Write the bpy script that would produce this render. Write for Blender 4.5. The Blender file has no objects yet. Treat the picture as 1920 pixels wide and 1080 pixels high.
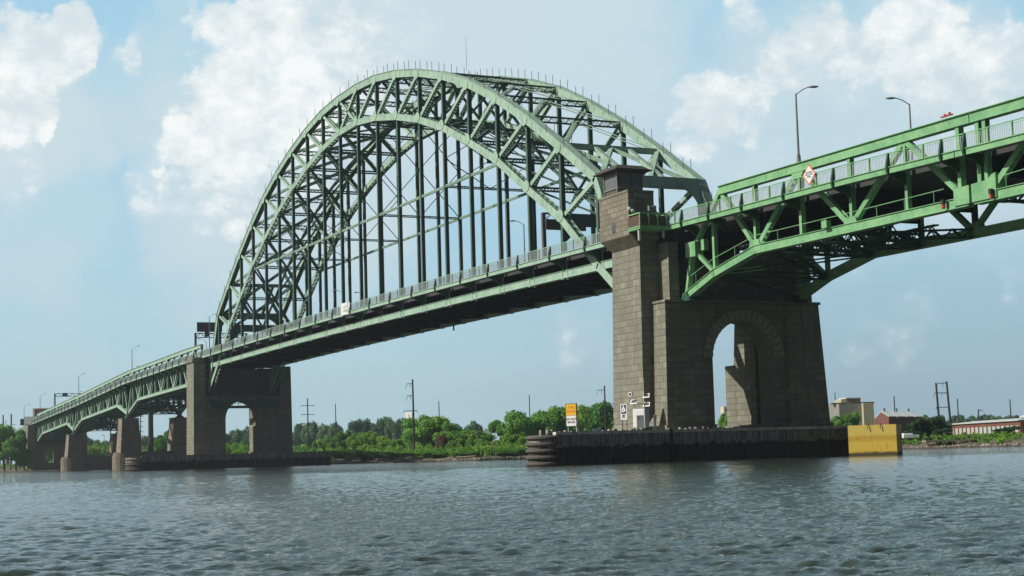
import bpy, bmesh, math, random
import numpy as np
from mathutils import Vector
random.seed(7); rng = np.random.default_rng(7)
S = bpy.context.scene
COL = S.collection
R_ = math.radians

# ------------------------------------------------------------------ camera
CAM = np.array([301.82, -76.906, 1.10])
YAW, PIT, ROL = np.radians([-64.55884, 4.98979, -1.64945])
FPX, CYP = 2894.195, 598.65
_f = np.array([math.sin(YAW)*math.cos(PIT), math.cos(YAW)*math.cos(PIT), math.sin(PIT)])
_r0 = np.array([math.cos(YAW), -math.sin(YAW), 0.0]); _u0 = np.cross(_r0, _f)
_r = _r0*math.cos(ROL)+_u0*math.sin(ROL); _u = -_r0*math.sin(ROL)+_u0*math.cos(ROL)
from mathutils import Matrix
cd = bpy.data.cameras.new('camera'); cam = bpy.data.objects.new('camera', cd); COL.objects.link(cam)
M = Matrix(((_r[0], _u[0], -_f[0], CAM[0]), (_r[1], _u[1], -_f[1], CAM[1]), (_r[2], _u[2], -_f[2], CAM[2]), (0, 0, 0, 1)))
cam.matrix_world = M
cd.sensor_width = 36.0; cd.lens = FPX/1920*36.0
cd.shift_y = (CYP-540.0)/1920.0
cd.clip_start = 0.5; cd.clip_end = 20000
S.camera = cam

# ------------------------------------------------------------------ light
SUN_AZ = np.array([-0.31, -0.95]); SUN_AZ = SUN_AZ/np.linalg.norm(SUN_AZ); SUN_EL = R_(36.5)
sd = Vector((SUN_AZ[0]*math.cos(SUN_EL), SUN_AZ[1]*math.cos(SUN_EL), math.sin(SUN_EL)))
sl = bpy.data.lights.new('sun', 'SUN'); sun = bpy.data.objects.new('sun', sl); COL.objects.link(sun)
sun.rotation_euler = sd.to_track_quat('Z', 'Y').to_euler(); sl.energy = 4.6; sl.angle = R_(0.6); sl.color = (1.0, 0.95, 0.86)
S.view_settings.view_transform = 'Standard'; S.view_settings.look = 'None'; S.view_settings.gamma = 1
S.view_settings.exposure = 0.0
S.cycles.max_bounces = 6; S.cycles.diffuse_bounces = 2; S.cycles.glossy_bounces = 3; S.cycles.transparent_max_bounces = 6

def pix_dir(x, y):
    d = _f+(x-960)/FPX*_r-(y-CYP)/FPX*_u
    return d/np.linalg.norm(d)

W = bpy.data.worlds.new('World'); S.world = W; W.use_nodes = True
nt = W.node_tree; nt.nodes.clear(); N = nt.nodes; L = nt.links
out = N.new('ShaderNodeOutputWorld'); bg = N.new('ShaderNodeBackground'); L.new(bg.outputs[0], out.inputs[0])
SKY = 0.1
bg.inputs['Strength'].default_value = SKY
sky = N.new('ShaderNodeTexSky'); sky.sky_type = 'NISHITA'; sky.sun_disc = False
sky.sun_elevation = SUN_EL; sky.sun_rotation = math.atan2(SUN_AZ[0], SUN_AZ[1]); sky.air_density = 1.0; sky.dust_density = 1.6; sky.ozone_density = 1.2
tc = N.new('ShaderNodeTexCoord')
def mathn(op, a, b=None, c=None, clamp=False):
    n = N.new('ShaderNodeMath'); n.operation = op; n.use_clamp = clamp
    for i, v in enumerate((a, b, c)):
        if v is None: continue
        if isinstance(v, (int, float)): n.inputs[i].default_value = v
        else: L.new(v, n.inputs[i])
    return n.outputs[0]
def mixc(f, a, b):
    n = N.new('ShaderNodeMix'); n.data_type = 'RGBA'; n.clamp_factor = True
    for k, v in ((0, f), (6, a), (7, b)):
        if isinstance(v, (int, float)): n.inputs[k].default_value = v
        elif isinstance(v, tuple): n.inputs[k].default_value = (*v, 1)
        else: L.new(v, n.inputs[k])
    return n.outputs[2]
gen = tc.outputs['Generated']
nrm = N.new('ShaderNodeVectorMath'); nrm.operation = 'NORMALIZE'; L.new(gen, nrm.inputs[0]); D = nrm.outputs[0]
def noise(scale, detail, rough, vec=D, dist=0.0, loc=(0, 0, 0), sc=(1, 1, 1)):
    mp = N.new('ShaderNodeMapping'); L.new(vec, mp.inputs[0]); mp.inputs['Location'].default_value = loc; mp.inputs['Scale'].default_value = sc
    n = N.new('ShaderNodeTexNoise'); L.new(mp.outputs[0], n.inputs['Vector']); n.inputs['Scale'].default_value = scale
    n.inputs['Detail'].default_value = detail; n.inputs['Roughness'].default_value = rough; n.inputs['Distortion'].default_value = dist
    return n.outputs[0]
def smooth(v, a, b):
    n = N.new('ShaderNodeMapRange'); n.interpolation_type = 'SMOOTHSTEP'; L.new(v, n.inputs[0])
    n.inputs[1].default_value = a; n.inputs[2].default_value = b; n.inputs[3].default_value = 0; n.inputs[4].default_value = 1
    return n.outputs[0]
# warp the direction a little so cloud outlines billow
nz = N.new('ShaderNodeTexNoise'); nz.inputs['Scale'].default_value = 26; nz.inputs['Detail'].default_value = 6; nz.inputs['Roughness'].default_value = 0.55; L.new(D, nz.inputs['Vector'])
wsub = N.new('ShaderNodeVectorMath'); wsub.operation = 'SUBTRACT'; L.new(nz.outputs['Color'], wsub.inputs[0]); wsub.inputs[1].default_value = (.5, .5, .5)
wsc = N.new('ShaderNodeVectorMath'); wsc.operation = 'SCALE'; L.new(wsub.outputs[0], wsc.inputs[0]); wsc.inputs['Scale'].default_value = 0.062
wadd = N.new('ShaderNodeVectorMath'); wadd.operation = 'ADD'; L.new(D, wadd.inputs[0]); L.new(wsc.outputs[0], wadd.inputs[1])
wn = N.new('ShaderNodeVectorMath'); wn.operation = 'NORMALIZE'; L.new(wadd.outputs[0], wn.inputs[0]); DW = wn.outputs[0]
def lobes(lst):
    acc = None
    for x, y, r, s in lst:
        d = pix_dir(x, y); dn = N.new('ShaderNodeVectorMath'); dn.operation = 'DOT_PRODUCT'; L.new(DW, dn.inputs[0]); dn.inputs[1].default_value = tuple(d)
        th = r/FPX
        m = N.new('ShaderNodeMapRange'); m.interpolation_type = 'SMOOTHSTEP'; L.new(dn.outputs['Value'], m.inputs[0])
        m.inputs[1].default_value = math.cos(th*1.12); m.inputs[2].default_value = math.cos(th*0.35); m.inputs[3].default_value = 0; m.inputs[4].default_value = s
        acc = m.outputs[0] if acc is None else mathn('MAXIMUM', acc, m.outputs[0])
    return acc
# bright cumulus heads, softer grey veil, all at fixed directions of the sky
heads = lobes([(112, 30, 48, 1), (95, 90, 85, 1), (25, 175, 105, .95), (135, 110, 50, .9), (10, 60, 60, .35), (90, 245, 42, .75), (240, 90, 34, .55),
               (480, 60, 110, 1), (560, 30, 130, .6), (700, 60, 130, .4), (380, 20, 50, .6), (30, 330, 90, .35), (300, 350, 70, .4), (420, 350, 110, .5), (560, 330, 90, .4), (450, 150, 95, 1), (440, 230, 110, 1), (380, 275, 90, .9), (540, 200, 120, .8), (620, 120, 150, .55), (330, 300, 30, .7), (345, 340, 38, .6),
               (1330, 200, 85, .8), (1300, 255, 70, .6), (1400, 215, 60, .5), (1480, 110, 95, .68), (1545, 60, 75, .75), (1610, 110, 95, .62), (1720, 50, 105, .74), (1690, 120, 90, .7), (1790, 160, 120, .6), (1440, 150, 60, .65), (1900, 110, 100, .6),
               (1640, 640, 70, .32), (1700, 600, 60, .3), (1110, 640, 80, .33), (1900, 510, 60, .3), (1400, 10, 60, .5)])
veil = lobes([(800, 80, 330, 1), (1080, 120, 300, .9), (620, 330, 260, .85), (300, 180, 170, .7), (250, 400, 200, .35), (60, 220, 200, .9), (60, 420, 200, .6), (330, 180, 110, .8), (420, 400, 200, .8), (1500, 230, 320, .8), (1800, 240, 260, .85), (90, 470, 260, .35), (1250, 340, 200, .6), (420, 480, 220, .5), (330, 15, 60, .5)])
n1 = noise(7, 10, 0.58, sc=(1, 1, 1.7)); n2 = noise(34, 9, 0.62, loc=(3, 1, 2), sc=(1, 1, 1.4)); n4 = noise(95, 6, .6, loc=(1, 5, 2)); n3 = noise(3.0, 6, 0.5, loc=(7, 3, 1), sc=(1, 1, 2.4))
sx = N.new('ShaderNodeSeparateXYZ'); L.new(D, sx.inputs[0]); EZ = sx.outputs[2]
# generic clouds outside the photographed part of the sky
gencl = smooth(n3, .5, .68)
fr = N.new('ShaderNodeVectorMath'); fr.operation = 'DOT_PRODUCT'; L.new(D, fr.inputs[0]); fr.inputs[1].default_value = tuple(pix_dir(960, 400))
outside = smooth(fr.outputs['Value'], .93, .85)
gen2 = mathn('MULTIPLY', gencl, outside)
hn = mathn('ADD', heads, mathn('ADD', mathn('MULTIPLY', mathn('SUBTRACT', n2, .5), 1.05), mathn('MULTIPLY', mathn('SUBTRACT', n4, .5), .45)))
hd = mathn('ADD', mathn('MULTIPLY', smooth(hn, .05, 1.0), .55), mathn('MULTIPLY', smooth(hn, .34, .66), .45))
vl = smooth(mathn('ADD', veil, mathn('MULTIPLY', mathn('SUBTRACT', n1, .5), .9)), .05, 1.0)
hz = smooth(EZ, .22, .0)            # pale haze towards the horizon
def k(c): return tuple(v/SKY for v in c)
clear = mixc(1.0, sky.outputs[0], sky.outputs[0]); base = mixc(0.88, sky.outputs[0], k((.405, .69, .87)))
rd = N.new('ShaderNodeVectorMath'); rd.operation = 'DOT_PRODUCT'; L.new(D, rd.inputs[0]); rd.inputs[1].default_value = tuple(_r)
hazec = mixc(smooth(rd.outputs['Value'], -.12, .26), k((.505, .685, .745)), k((.36, .50, .585)))
c1 = mixc(mathn('MULTIPLY', hz, .85), base, hazec)
c2 = mixc(mathn('MULTIPLY', vl, .92), c1, k((.62, .745, .80)))
shade = smooth(mathn('ADD', mathn('MULTIPLY', n1, .5), mathn('MULTIPLY', n2, .5)), .40, .60)
cc = mixc(shade, k((.70, .79, .83)), k((.98, 1.0, .99)))
c3 = mixc(hd, c2, cc)
# out of view the sky is dimmed to cut the fill light and deepen shade
aw = smooth(fr.outputs['Value'], .84, .60)
sc_ = N.new('ShaderNodeVectorMath'); sc_.operation = 'SCALE'; L.new(sky.outputs[0], sc_.inputs[0]); sc_.inputs['Scale'].default_value = .32
c4 = mixc(mathn('MULTIPLY', gencl, .35), sc_.outputs[0], k((.22, .26, .29)))
L.new(mixc(aw, c3, c4), bg.inputs['Color'])

# ------------------------------------------------------------------ materials
def newmat(name):
    m = bpy.data.materials.new(name); m.use_nodes = True; t = m.node_tree; t.nodes.clear()
    o = t.nodes.new('ShaderNodeOutputMaterial'); b = t.nodes.new('ShaderNodeBsdfPrincipled'); t.links.new(b.outputs[0], o.inputs[0])
    return m, t, b
def tex(t, kind, **kw):
    n = t.nodes.new(kind)
    for a, b in kw.items():
        if a in n.inputs: n.inputs[a].default_value = b
    return n
def mixn(t, f, a, b, blend='MIX'):
    n = t.nodes.new('ShaderNodeMix'); n.data_type = 'RGBA'; n.blend_type = blend
    for kk, v in ((0, f), (6, a), (7, b)):
        if isinstance(v, (int, float)): n.inputs[kk].default_value = v
        elif isinstance(v, tuple): n.inputs[kk].default_value = (*v, 1)
        else: t.links.new(v, n.inputs[kk])
    return n.outputs[2]
def ramp(t, src, a, b, lo=0, hi=1):
    n = t.nodes.new('ShaderNodeMapRange'); n.interpolation_type = 'SMOOTHSTEP'; t.links.new(src, n.inputs[0])
    n.inputs[1].default_value = a; n.inputs[2].default_value = b; n.inputs[3].default_value = lo; n.inputs[4].default_value = hi
    return n.outputs[0]
def weathered(name, col, dark, rust=(.16, .07, .03), rough=.55, amt=.35, rustamt=.15, scale=.6, bump=.0):
    m, t, b = newmat(name)
    g = t.nodes.new('ShaderNodeNewGeometry'); P = g.outputs['Position']
    n1 = tex(t, 'ShaderNodeTexNoise', Scale=scale, Detail=8.0, Roughness=.65); t.links.new(P, n1.inputs['Vector'])
    mp = t.nodes.new('ShaderNodeMapping'); t.links.new(P, mp.inputs[0]); mp.inputs['Scale'].default_value = (3, 3, .35)
    n2 = tex(t, 'ShaderNodeTexNoise', Scale=1.3, Detail=6.0, Roughness=.6); t.links.new(mp.outputs[0], n2.inputs['Vector'])
    c = mixn(t, ramp(t, n1.outputs[0], .38, .68, 0, amt), col, dark)
    c = mixn(t, ramp(t, n2.outputs[0], .58, .75, 0, rustamt), c, rust)
    n6 = tex(t, 'ShaderNodeTexNoise', Scale=2.8, Detail=9.0, Roughness=.72); t.links.new(P, n6.inputs['Vector'])
    c = mixn(t, ramp(t, n6.outputs[0], .56, .66, 0, amt*.75), c, tuple(v*.62 for v in dark)); c = mixn(t, ramp(t, n6.outputs[0], .42, .34, 0, .35), c, tuple(min(1, v*1.25+.03) for v in col))
    b.inputs['Specular IOR Level'].default_value = .22
    t.links.new(c, b.inputs['Base Color']); b.inputs['Roughness'].default_value = rough+.15
    return m
def plain(name, col, rough=.6, metal=0.0, var=.12, scale=2.0):
    m, t, b = newmat(name)
    g = t.nodes.new('ShaderNodeNewGeometry'); n1 = tex(t, 'ShaderNodeTexNoise', Scale=scale, Detail=6.0); t.links.new(g.outputs['Position'], n1.inputs['Vector'])
    c = mixn(t, ramp(t, n1.outputs[0], .3, .7), tuple(v*(1-var) for v in col), tuple(min(1, v*(1+var)) for v in col))
    t.links.new(c, b.inputs['Base Color']); b.inputs['Roughness'].default_value = rough; b.inputs['Metallic'].default_value = metal
    return m
def stone(name, c1, c2, mortar, bw=1.25, bh=.62, streak=.5, moss=.3):
    m, t, b = newmat(name)
    g = t.nodes.new('ShaderNodeNewGeometry'); s = t.nodes.new('ShaderNodeSeparateXYZ'); t.links.new(g.outputs['Position'], s.inputs[0])
    ad = t.nodes.new('ShaderNodeMath'); t.links.new(s.outputs[0], ad.inputs[0]); t.links.new(s.outputs[1], ad.inputs[1])
    cb = t.nodes.new('ShaderNodeCombineXYZ'); t.links.new(ad.outputs[0], cb.inputs[0]); t.links.new(s.outputs[2], cb.inputs[1])
    nd = tex(t, 'ShaderNodeTexNoise', Scale=1.2, Detail=4.0); t.links.new(g.outputs['Position'], nd.inputs['Vector'])
    br = t.nodes.new('ShaderNodeTexBrick'); nj = tex(t, 'ShaderNodeTexNoise', Scale=.9, Detail=3.0); t.links.new(g.outputs['Position'], nj.inputs['Vector'])
    jm = t.nodes.new('ShaderNodeVectorMath'); jm.operation = 'MULTIPLY_ADD'; t.links.new(nj.outputs['Color'], jm.inputs[0]); jm.inputs[1].default_value = (.35, .16, 0); t.links.new(cb.outputs[0], jm.inputs[2])
    t.links.new(jm.outputs[0], br.inputs['Vector'])
    br.inputs['Color1'].default_value = (*c1, 1); br.inputs['Color2'].default_value = (*c2, 1); br.inputs['Mortar'].default_value = (*mortar, 1)
    br.inputs['Scale'].default_value = 1.0; br.inputs['Mortar Size'].default_value = .035; br.inputs['Mortar Smooth'].default_value = .6
    br.inputs['Brick Width'].default_value = bw; br.inputs['Row Height'].default_value = bh; br.inputs['Bias'].default_value = .1
    n1 = tex(t, 'ShaderNodeTexNoise', Scale=.45, Detail=9.0, Roughness=.7); t.links.new(g.outputs['Position'], n1.inputs['Vector'])
    c = mixn(t, ramp(t, n1.outputs[0], .36, .66, 0, .85), br.outputs[0], tuple(v*.45 for v in c1))
    mp = t.nodes.new('ShaderNodeMapping'); t.links.new(g.outputs['Position'], mp.inputs[0]); mp.inputs['Scale'].default_value = (2.2, 2.2, .12)
    n2 = tex(t, 'ShaderNodeTexNoise', Scale=1.0, Detail=7.0, Roughness=.6); t.links.new(mp.outputs[0], n2.inputs['Vector'])
    c = mixn(t, ramp(t, n2.outputs[0], .50, .75, 0, streak), c, (.035, .03, .024))
    c = mixn(t, ramp(t, n2.outputs[0], .38, .24, 0, .75), c, (.55, .53, .46))
    n3 = tex(t, 'ShaderNodeTexNoise', Scale=.8, Detail=6.0); t.links.new(mp.outputs[0], n3.inputs['Vector'])
    c = mixn(t, ramp(t, n3.outputs[0], .52, .7, 0, moss), c, (.10, .12, .045))
    n4 = tex(t, 'ShaderNodeTexNoise', Scale=6.0, Detail=8.0, Roughness=.7); t.links.new(g.outputs['Position'], n4.inputs['Vector'])
    c = mixn(t, .5, c, mixn(t, ramp(t, n4.outputs[0], .3, .7), tuple(v*.5 for v in c1), tuple(min(1, v*1.5) for v in c2)))
    t.links.new(c, b.inputs['Base Color']); b.inputs['Roughness'].default_value = .9
    bp = t.nodes.new('ShaderNodeBump'); bp.inputs['Strength'].default_value = .7; bp.inputs['Distance'].default_value = .12
    hh = t.nodes.new('ShaderNodeMath'); hh.operation = 'MULTIPLY_ADD'; t.links.new(n4.outputs[0], hh.inputs[0]); hh.inputs[1].default_value = .8
    inv = t.nodes.new('ShaderNodeMath'); inv.operation = 'MULTIPLY'; inv.inputs[1].default_value = -1; t.links.new(br.outputs['Fac'], inv.inputs[0]); t.links.new(inv.outputs[0], hh.inputs[2])
    t.links.new(hh.outputs[0], bp.inputs['Height']); t.links.new(bp.outputs[0], b.inputs['Normal'])
    return m
def leafm(name, col, var=.35):
    m, t, b = newmat(name)
    g = t.nodes.new('ShaderNodeNewGeometry'); n1 = tex(t, 'ShaderNodeTexNoise', Scale=.45, Detail=5.0, Roughness=.7); t.links.new(g.outputs['Position'], n1.inputs['Vector'])
    oi = t.nodes.new('ShaderNodeObjectInfo')
    hs = t.nodes.new('ShaderNodeHueSaturation'); hs.inputs['Saturation'].default_value = 1.0
    c = mixn(t, ramp(t, n1.outputs[0], .32, .68), tuple(v*(1-var) for v in col), (col[0]*(1+1.3*var), col[1]*(1+var), col[2]*(1+.3*var)))
    t.links.new(c, hs.inputs['Color'])
    t.links.new(ramp(t, oi.outputs['Random'], 0, 1, .475, .515), hs.inputs['Hue']); t.links.new(ramp(t, oi.outputs['Random'], 0, 1, 1.2, .75), hs.inputs['Value'])
    t.links.new(hs.outputs[0], b.inputs['Base Color']); b.inputs['Roughness'].default_value = .7
    tr = t.nodes.new('ShaderNodeBsdfTranslucent'); t.links.new(hs.outputs[0], tr.inputs['Color'])
    mx = t.nodes.new('ShaderNodeMixShader'); mx.inputs[0].default_value = .4; o = [n for n in t.nodes if n.type == 'OUTPUT_MATERIAL'][0]
    t.links.new(b.outputs[0], mx.inputs[1]); t.links.new(tr.outputs[0], mx.inputs[2]); t.links.new(mx.outputs[0], o.inputs[0])
    return m
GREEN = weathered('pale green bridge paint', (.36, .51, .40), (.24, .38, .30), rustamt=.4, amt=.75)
GREEN_SHADE = weathered('shaded green bridge paint', (.085, .15, .12), (.055, .10, .085), rustamt=.25)  # darker copy of the pale green, shade put into the colour
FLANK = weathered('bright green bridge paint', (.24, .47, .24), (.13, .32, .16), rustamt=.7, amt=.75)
FLANK_SHADE = weathered('shaded bright green paint', (.03, .10, .055), (.02, .06, .04), rustamt=.3)  # shaded copy of the bright green for undersides and far members
FLOORM = weathered('dark floor steel', (.018, .024, .021), (.010, .013, .012), rough=.8)  # near-black tone for the floor members under the deck
CONC = plain('deck concrete', (.22, .21, .19), .9)
ASPH = plain('asphalt', (.05, .05, .052), .9)
GALV = plain('galvanised rail', (.50, .55, .55), .5, .2)
STONE = stone('rough ashlar', (.42, .41, .325), (.17, .162, .122), (.10, .088, .06), streak=.72, moss=.5)
STONE2 = stone('old ashlar upper', (.42, .38, .28), (.15, .135, .10), (.06, .05, .04), bw=1.1, bh=.5, streak=.35)
CONCP = stone('weathered pier concrete', (.30, .255, .18), (.25, .21, .15), (.15, .12, .09), bw=3.0, bh=1.4)
DARK = plain('dark bronze metal', (.11, .09, .085), .6)
GLASS = plain('dark window pane', (.10, .11, .11), .15)
POLE = plain('dark pole steel', (.035, .03, .03), .7)
WOODP = plain('weathered pole', (.05, .042, .036), .85)
GREYM = plain('grey lamp metal', (.20, .21, .21), .5)
WHITE = plain('white enamel', (.80, .81, .80), .4, var=.04)
BLACK = plain('black', (.012, .012, .012), .6)
ORANGE = plain('amber sign face', (.85, .47, .01), .5, var=.04)
NAVY = plain('navy sign face', (.01, .02, .07), .5)
RED = plain('red lens', (.5, .04, .03), .4)
SIGNR = plain('sign border orange', (.75, .13, .05), .5)
BROWN = plain('maroon board', (.16, .035, .04), .7)
# timber fender: vertical planks, stains, dark tide band
def timber():
    m, t, b = newmat('tarred timber fender')
    g = t.nodes.new('ShaderNodeNewGeometry'); s = t.nodes.new('ShaderNodeSeparateXYZ'); t.links.new(g.outputs['Position'], s.inputs[0])
    mp = t.nodes.new('ShaderNodeMapping'); t.links.new(g.outputs['Position'], mp.inputs[0]); mp.inputs['Scale'].default_value = (3.0, 3.0, .35)
    n2 = tex(t, 'ShaderNodeTexNoise', Scale=1.1, Detail=9.0, Roughness=.7); t.links.new(mp.outputs[0], n2.inputs['Vector'])
    c = mixn(t, ramp(t, n2.outputs[0], .36, .66), (.36, .345, .30), (.09, .085, .075))
    c = mixn(t, ramp(t, n2.outputs[0], .40, .28, 0, .8), c, (.70, .68, .60))
    n5 = tex(t, 'ShaderNodeTexNoise', Scale=1.7, Detail=5.0); t.links.new(g.outputs['Position'], n5.inputs['Vector'])
    tz = t.nodes.new('ShaderNodeMath'); tz.operation = 'ADD'; t.links.new(s.outputs[2], tz.inputs[0]); t.links.new(n5.outputs[0], tz.inputs[1])
    c = mixn(t, ramp(t, tz.outputs[0], 2.3, 1.95, 0, .88), c, (.03, .027, .018))
    t.links.new(c, b.inputs['Base Color']); b.inputs['Roughness'].default_value = .85
    return m
TIMBER = timber()
def yellowp():
    m, t, b = newmat('tide stained yellow paint')
    g = t.nodes.new('ShaderNodeNewGeometry'); s = t.nodes.new('ShaderNodeSeparateXYZ'); t.links.new(g.outputs['Position'], s.inputs[0])
    n5 = tex(t, 'ShaderNodeTexNoise', Scale=1.2, Detail=8.0, Roughness=.7); mp = t.nodes.new('ShaderNodeMapping'); t.links.new(g.outputs['Position'], mp.inputs[0]); mp.inputs['Scale'].default_value = (1, 1, 3); t.links.new(mp.outputs[0], n5.inputs['Vector'])
    tz = t.nodes.new('ShaderNodeMath'); tz.operation = 'MULTIPLY_ADD'; t.links.new(n5.outputs[0], tz.inputs[0]); tz.inputs[1].default_value = .5; t.links.new(s.outputs[2], tz.inputs[2])
    c = mixn(t, ramp(t, tz.outputs[0], 2.25, 2.0), (.74, .56, .13), (.62, .40, .05))
    c = mixn(t, ramp(t, tz.outputs[0], 1.75, 1.45), c, (.74, .52, .07))
    n7 = tex(t, 'ShaderNodeTexNoise', Scale=3.5, Detail=8.0, Roughness=.7); m7 = t.nodes.new('ShaderNodeMapping'); t.links.new(g.outputs['Position'], m7.inputs[0]); m7.inputs['Scale'].default_value = (1.6, 1.6, .25); t.links.new(m7.outputs[0], n7.inputs['Vector'])
    c = mixn(t, ramp(t, n7.outputs[0], .54, .70, 0, .6), c, (.28, .13, .03))
    c = mixn(t, ramp(t, tz.outputs[0], .72, .45, 0, .95), c, (.05, .04, .02))
    t.links.new(c, b.inputs['Base Color']); b.inputs['Roughness'].default_value = .75
    return m
YELLOW = yellowp()

# ------------------------------------------------------------------ mesh helper
class MB:
    def __init__(s): s.v = []; s.f = []
    def quadbox(s, c):      # 8 corners: bottom 4 ccw, top 4 ccw
        n = len(s.v); s.v += [tuple(p) for p in c]
        s.f += [(n, n+3, n+2, n+1), (n+4, n+5, n+6, n+7), (n, n+1, n+5, n+4), (n+1, n+2, n+6, n+5), (n+2, n+3, n+7, n+6), (n+3, n, n+4, n+7)]
        return s
    def box(s, x0, x1, y0, y1, z0, z1):
        return s.quadbox([(x0, y0, z0), (x1, y0, z0), (x1, y1, z0), (x0, y1, z0), (x0, y0, z1), (x1, y0, z1), (x1, y1, z1), (x0, y1, z1)])
    def taper(s, x0, x1, y0, y1, z0, X0, X1, Y0, Y1, z1):
        return s.quadbox([(x0, y0, z0), (x1, y0, z0), (x1, y1, z0), (x0, y1, z0), (X0, Y0, z1), (X1, Y0, z1), (X1, Y1, z1), (X0, Y1, z1)])
    def frame(s, P, Q, up):
        P = np.array(P, float); Q = np.array(Q, float); d = Q-P; L_ = np.linalg.norm(d); d = d/max(L_, 1e-9)
        up = np.array(up, float); sd_ = np.cross(d, up)
        if np.linalg.norm(sd_) < 1e-6: sd_ = np.cross(d, (1, 0, 0))
        sd_ = sd_/np.linalg.norm(sd_); u_ = np.cross(sd_, d)
        return P, Q, d, sd_, u_, L_
    def beam(s, P, Q, w, h, up=(0, 0, 1), os=0, ou=0, ext=0):
        # w along side, h along up; os/ou offsets
        P, Q, d, sd_, u_, L_ = s.frame(P, Q, up)
        P = P-d*ext; Q = Q+d*ext
        o = sd_*os+u_*ou; c = []
        for e in (P, Q):
            for a, b in ((-1, -1), (1, -1), (1, 1), (-1, 1)): c.append(e+o+sd_*a*w/2+u_*b*h/2)
        return s.quadbox(c)
    def ibeam(s, P, Q, w, h, up=(0, 1, 0), t=.05):
        # flanges are perpendicular to 'up' direction separated by h
        s.beam(P, Q, w, t, up, 0, h/2-t/2); s.beam(P, Q, w, t, up, 0, -h/2+t/2); s.beam(P, Q, t, h-2*t, up)
        return s
    def laced(s, P, Q, w, h, up=(0, 0, 1), a=.10, pitch=None, faces='tb', bar=.07):
        # four angles and zigzag lacing on the top and bottom (tb) or the sides (s)
        for i in (-1, 1):
            for j in (-1, 1): s.beam(P, Q, a, a, up, i*(w/2-a/2), j*(h/2-a/2))
        P0, Q0, d, sd_, u_, L_ = s.frame(P, Q, up); pitch = pitch or w
        n = max(2, int(L_/pitch)); st = L_/n
        for kx in range(n):
            A = P0+d*st*kx; B = P0+d*st*(kx+1)
            g = 1 if kx % 2 else -1
            if 't' in faces:
                s.beam(A+sd_*g*w*.45, B-sd_*g*w*.45, bar, .03, u_, 0, h/2)
            if 'b' in faces:
                s.beam(A-sd_*g*w*.45, B+sd_*g*w*.45, bar, .03, u_, 0, -h/2)
            if 's' in faces:
                for q in (-1, 1): s.beam(A+u_*g*h*.45+sd_*q*(w/2-.015), B-u_*g*h*.45+sd_*q*(w/2-.015), .03, bar, np.cross(d, sd_))
        return s
    def tube(s, pts, r, n=8, r2=None, cap=True):
        pts = [np.array(p, float) for p in pts]; m = len(pts); base = len(s.v)
        for i, p in enumerate(pts):
            d = pts[min(i+1, m-1)]-pts[max(i-1, 0)]; d = d/np.linalg.norm(d)
            a = np.cross(d, (0, 0, 1)) if abs(d[2]) < .9 else np.cross(d, (1, 0, 0)); a = a/np.linalg.norm(a); b = np.cross(d, a)
            rr = r if r2 is None else r+(r2-r)*i/(m-1)
            for kx in range(n):
                t = 2*math.pi*kx/n; s.v.append(tuple(p+a*rr*math.cos(t)+b*rr*math.sin(t)))
        for i in range(m-1):
            for kx in range(n):
                a = base+i*n+kx; b = base+i*n+(kx+1) % n; s.f.append((a, b, b+n, a+n))
        if cap: s.f.append(tuple(base+kx for kx in range(n))[::-1]); s.f.append(tuple(base+(m-1)*n+kx for kx in range(n)))
        return s
    def prism(s, poly, z0, z1):      # poly in xy ccw
        n = len(s.v); m = len(poly)
        s.v += [(x, y, z0) for x, y in poly]+[(x, y, z1) for x, y in poly]
        s.f.append(tuple(range(n, n+m))[::-1]); s.f.append(tuple(range(n+m, n+2*m)))
        for i in range(m): j = (i+1) % m; s.f.append((n+i, n+j, n+m+j, n+m+i))
        return s
    def plate(s, pts, off):       # polygon points in 3d, extruded by vector off
        n = len(s.v); m = len(pts); off = np.array(off, float)
        s.v += [tuple(p) for p in pts]+[tuple(np.array(p)+off) for p in pts]
        s.f.append(tuple(range(n, n+m))[::-1]); s.f.append(tuple(range(n+m, n+2*m)))
        for i in range(m): j = (i+1) % m; s.f.append((n+i, n+j, n+m+j, n+m+i))
        return s
    def build(s, name, m, parent=None, smooth=False, recalc=True):
        me = bpy.data.meshes.new(name); v = np.array(s.v, float).reshape(-1, 3)
        if parent is not None: v = v-np.array(parent.location)
        me.from_pydata([tuple(p) for p in v], [], s.f)
        if recalc:
            bm = bmesh.new(); bm.from_mesh(me); bmesh.ops.recalc_face_normals(bm, faces=bm.faces); bm.to_mesh(me); bm.free()
        if smooth: me.polygons.foreach_set('use_smooth', [True]*len(me.polygons))
        me.materials.append(m); me.update()
        o = bpy.data.objects.new(name, me); COL.objects.link(o)
        if parent is not None:
            if parent.type == 'MESH':     # sub-part: parent mesh keeps the thing's origin
                o.parent = parent
            else: o.parent = parent
        return o
def sub(mb, name, m, parent_part, root):
    o = mb.build(name, m, root); o.parent = parent_part; return o
def tag(o, label=None, cat=None, group=None, kind=None):
    if label: o['label'] = label
    if cat: o['category'] = cat
    if group: o['group'] = group
    if kind: o['kind'] = kind
    return o
def thing(name, label, cat, loc=(0, 0, 0), group=None):
    o = bpy.data.objects.new(name, None); COL.objects.link(o); o.location = loc; o.empty_display_size = .5
    return tag(o, label, cat, group)
def copy_tree(o, parent=None):
    c = o.copy(); COL.objects.link(c)
    if parent is not None: c.parent = parent
    for ch in [q for q in KIDS(o)]: copy_tree(ch, c)
    return c
def KIDS(o): return [q for q in bpy.data.objects if q.parent == o]
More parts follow.
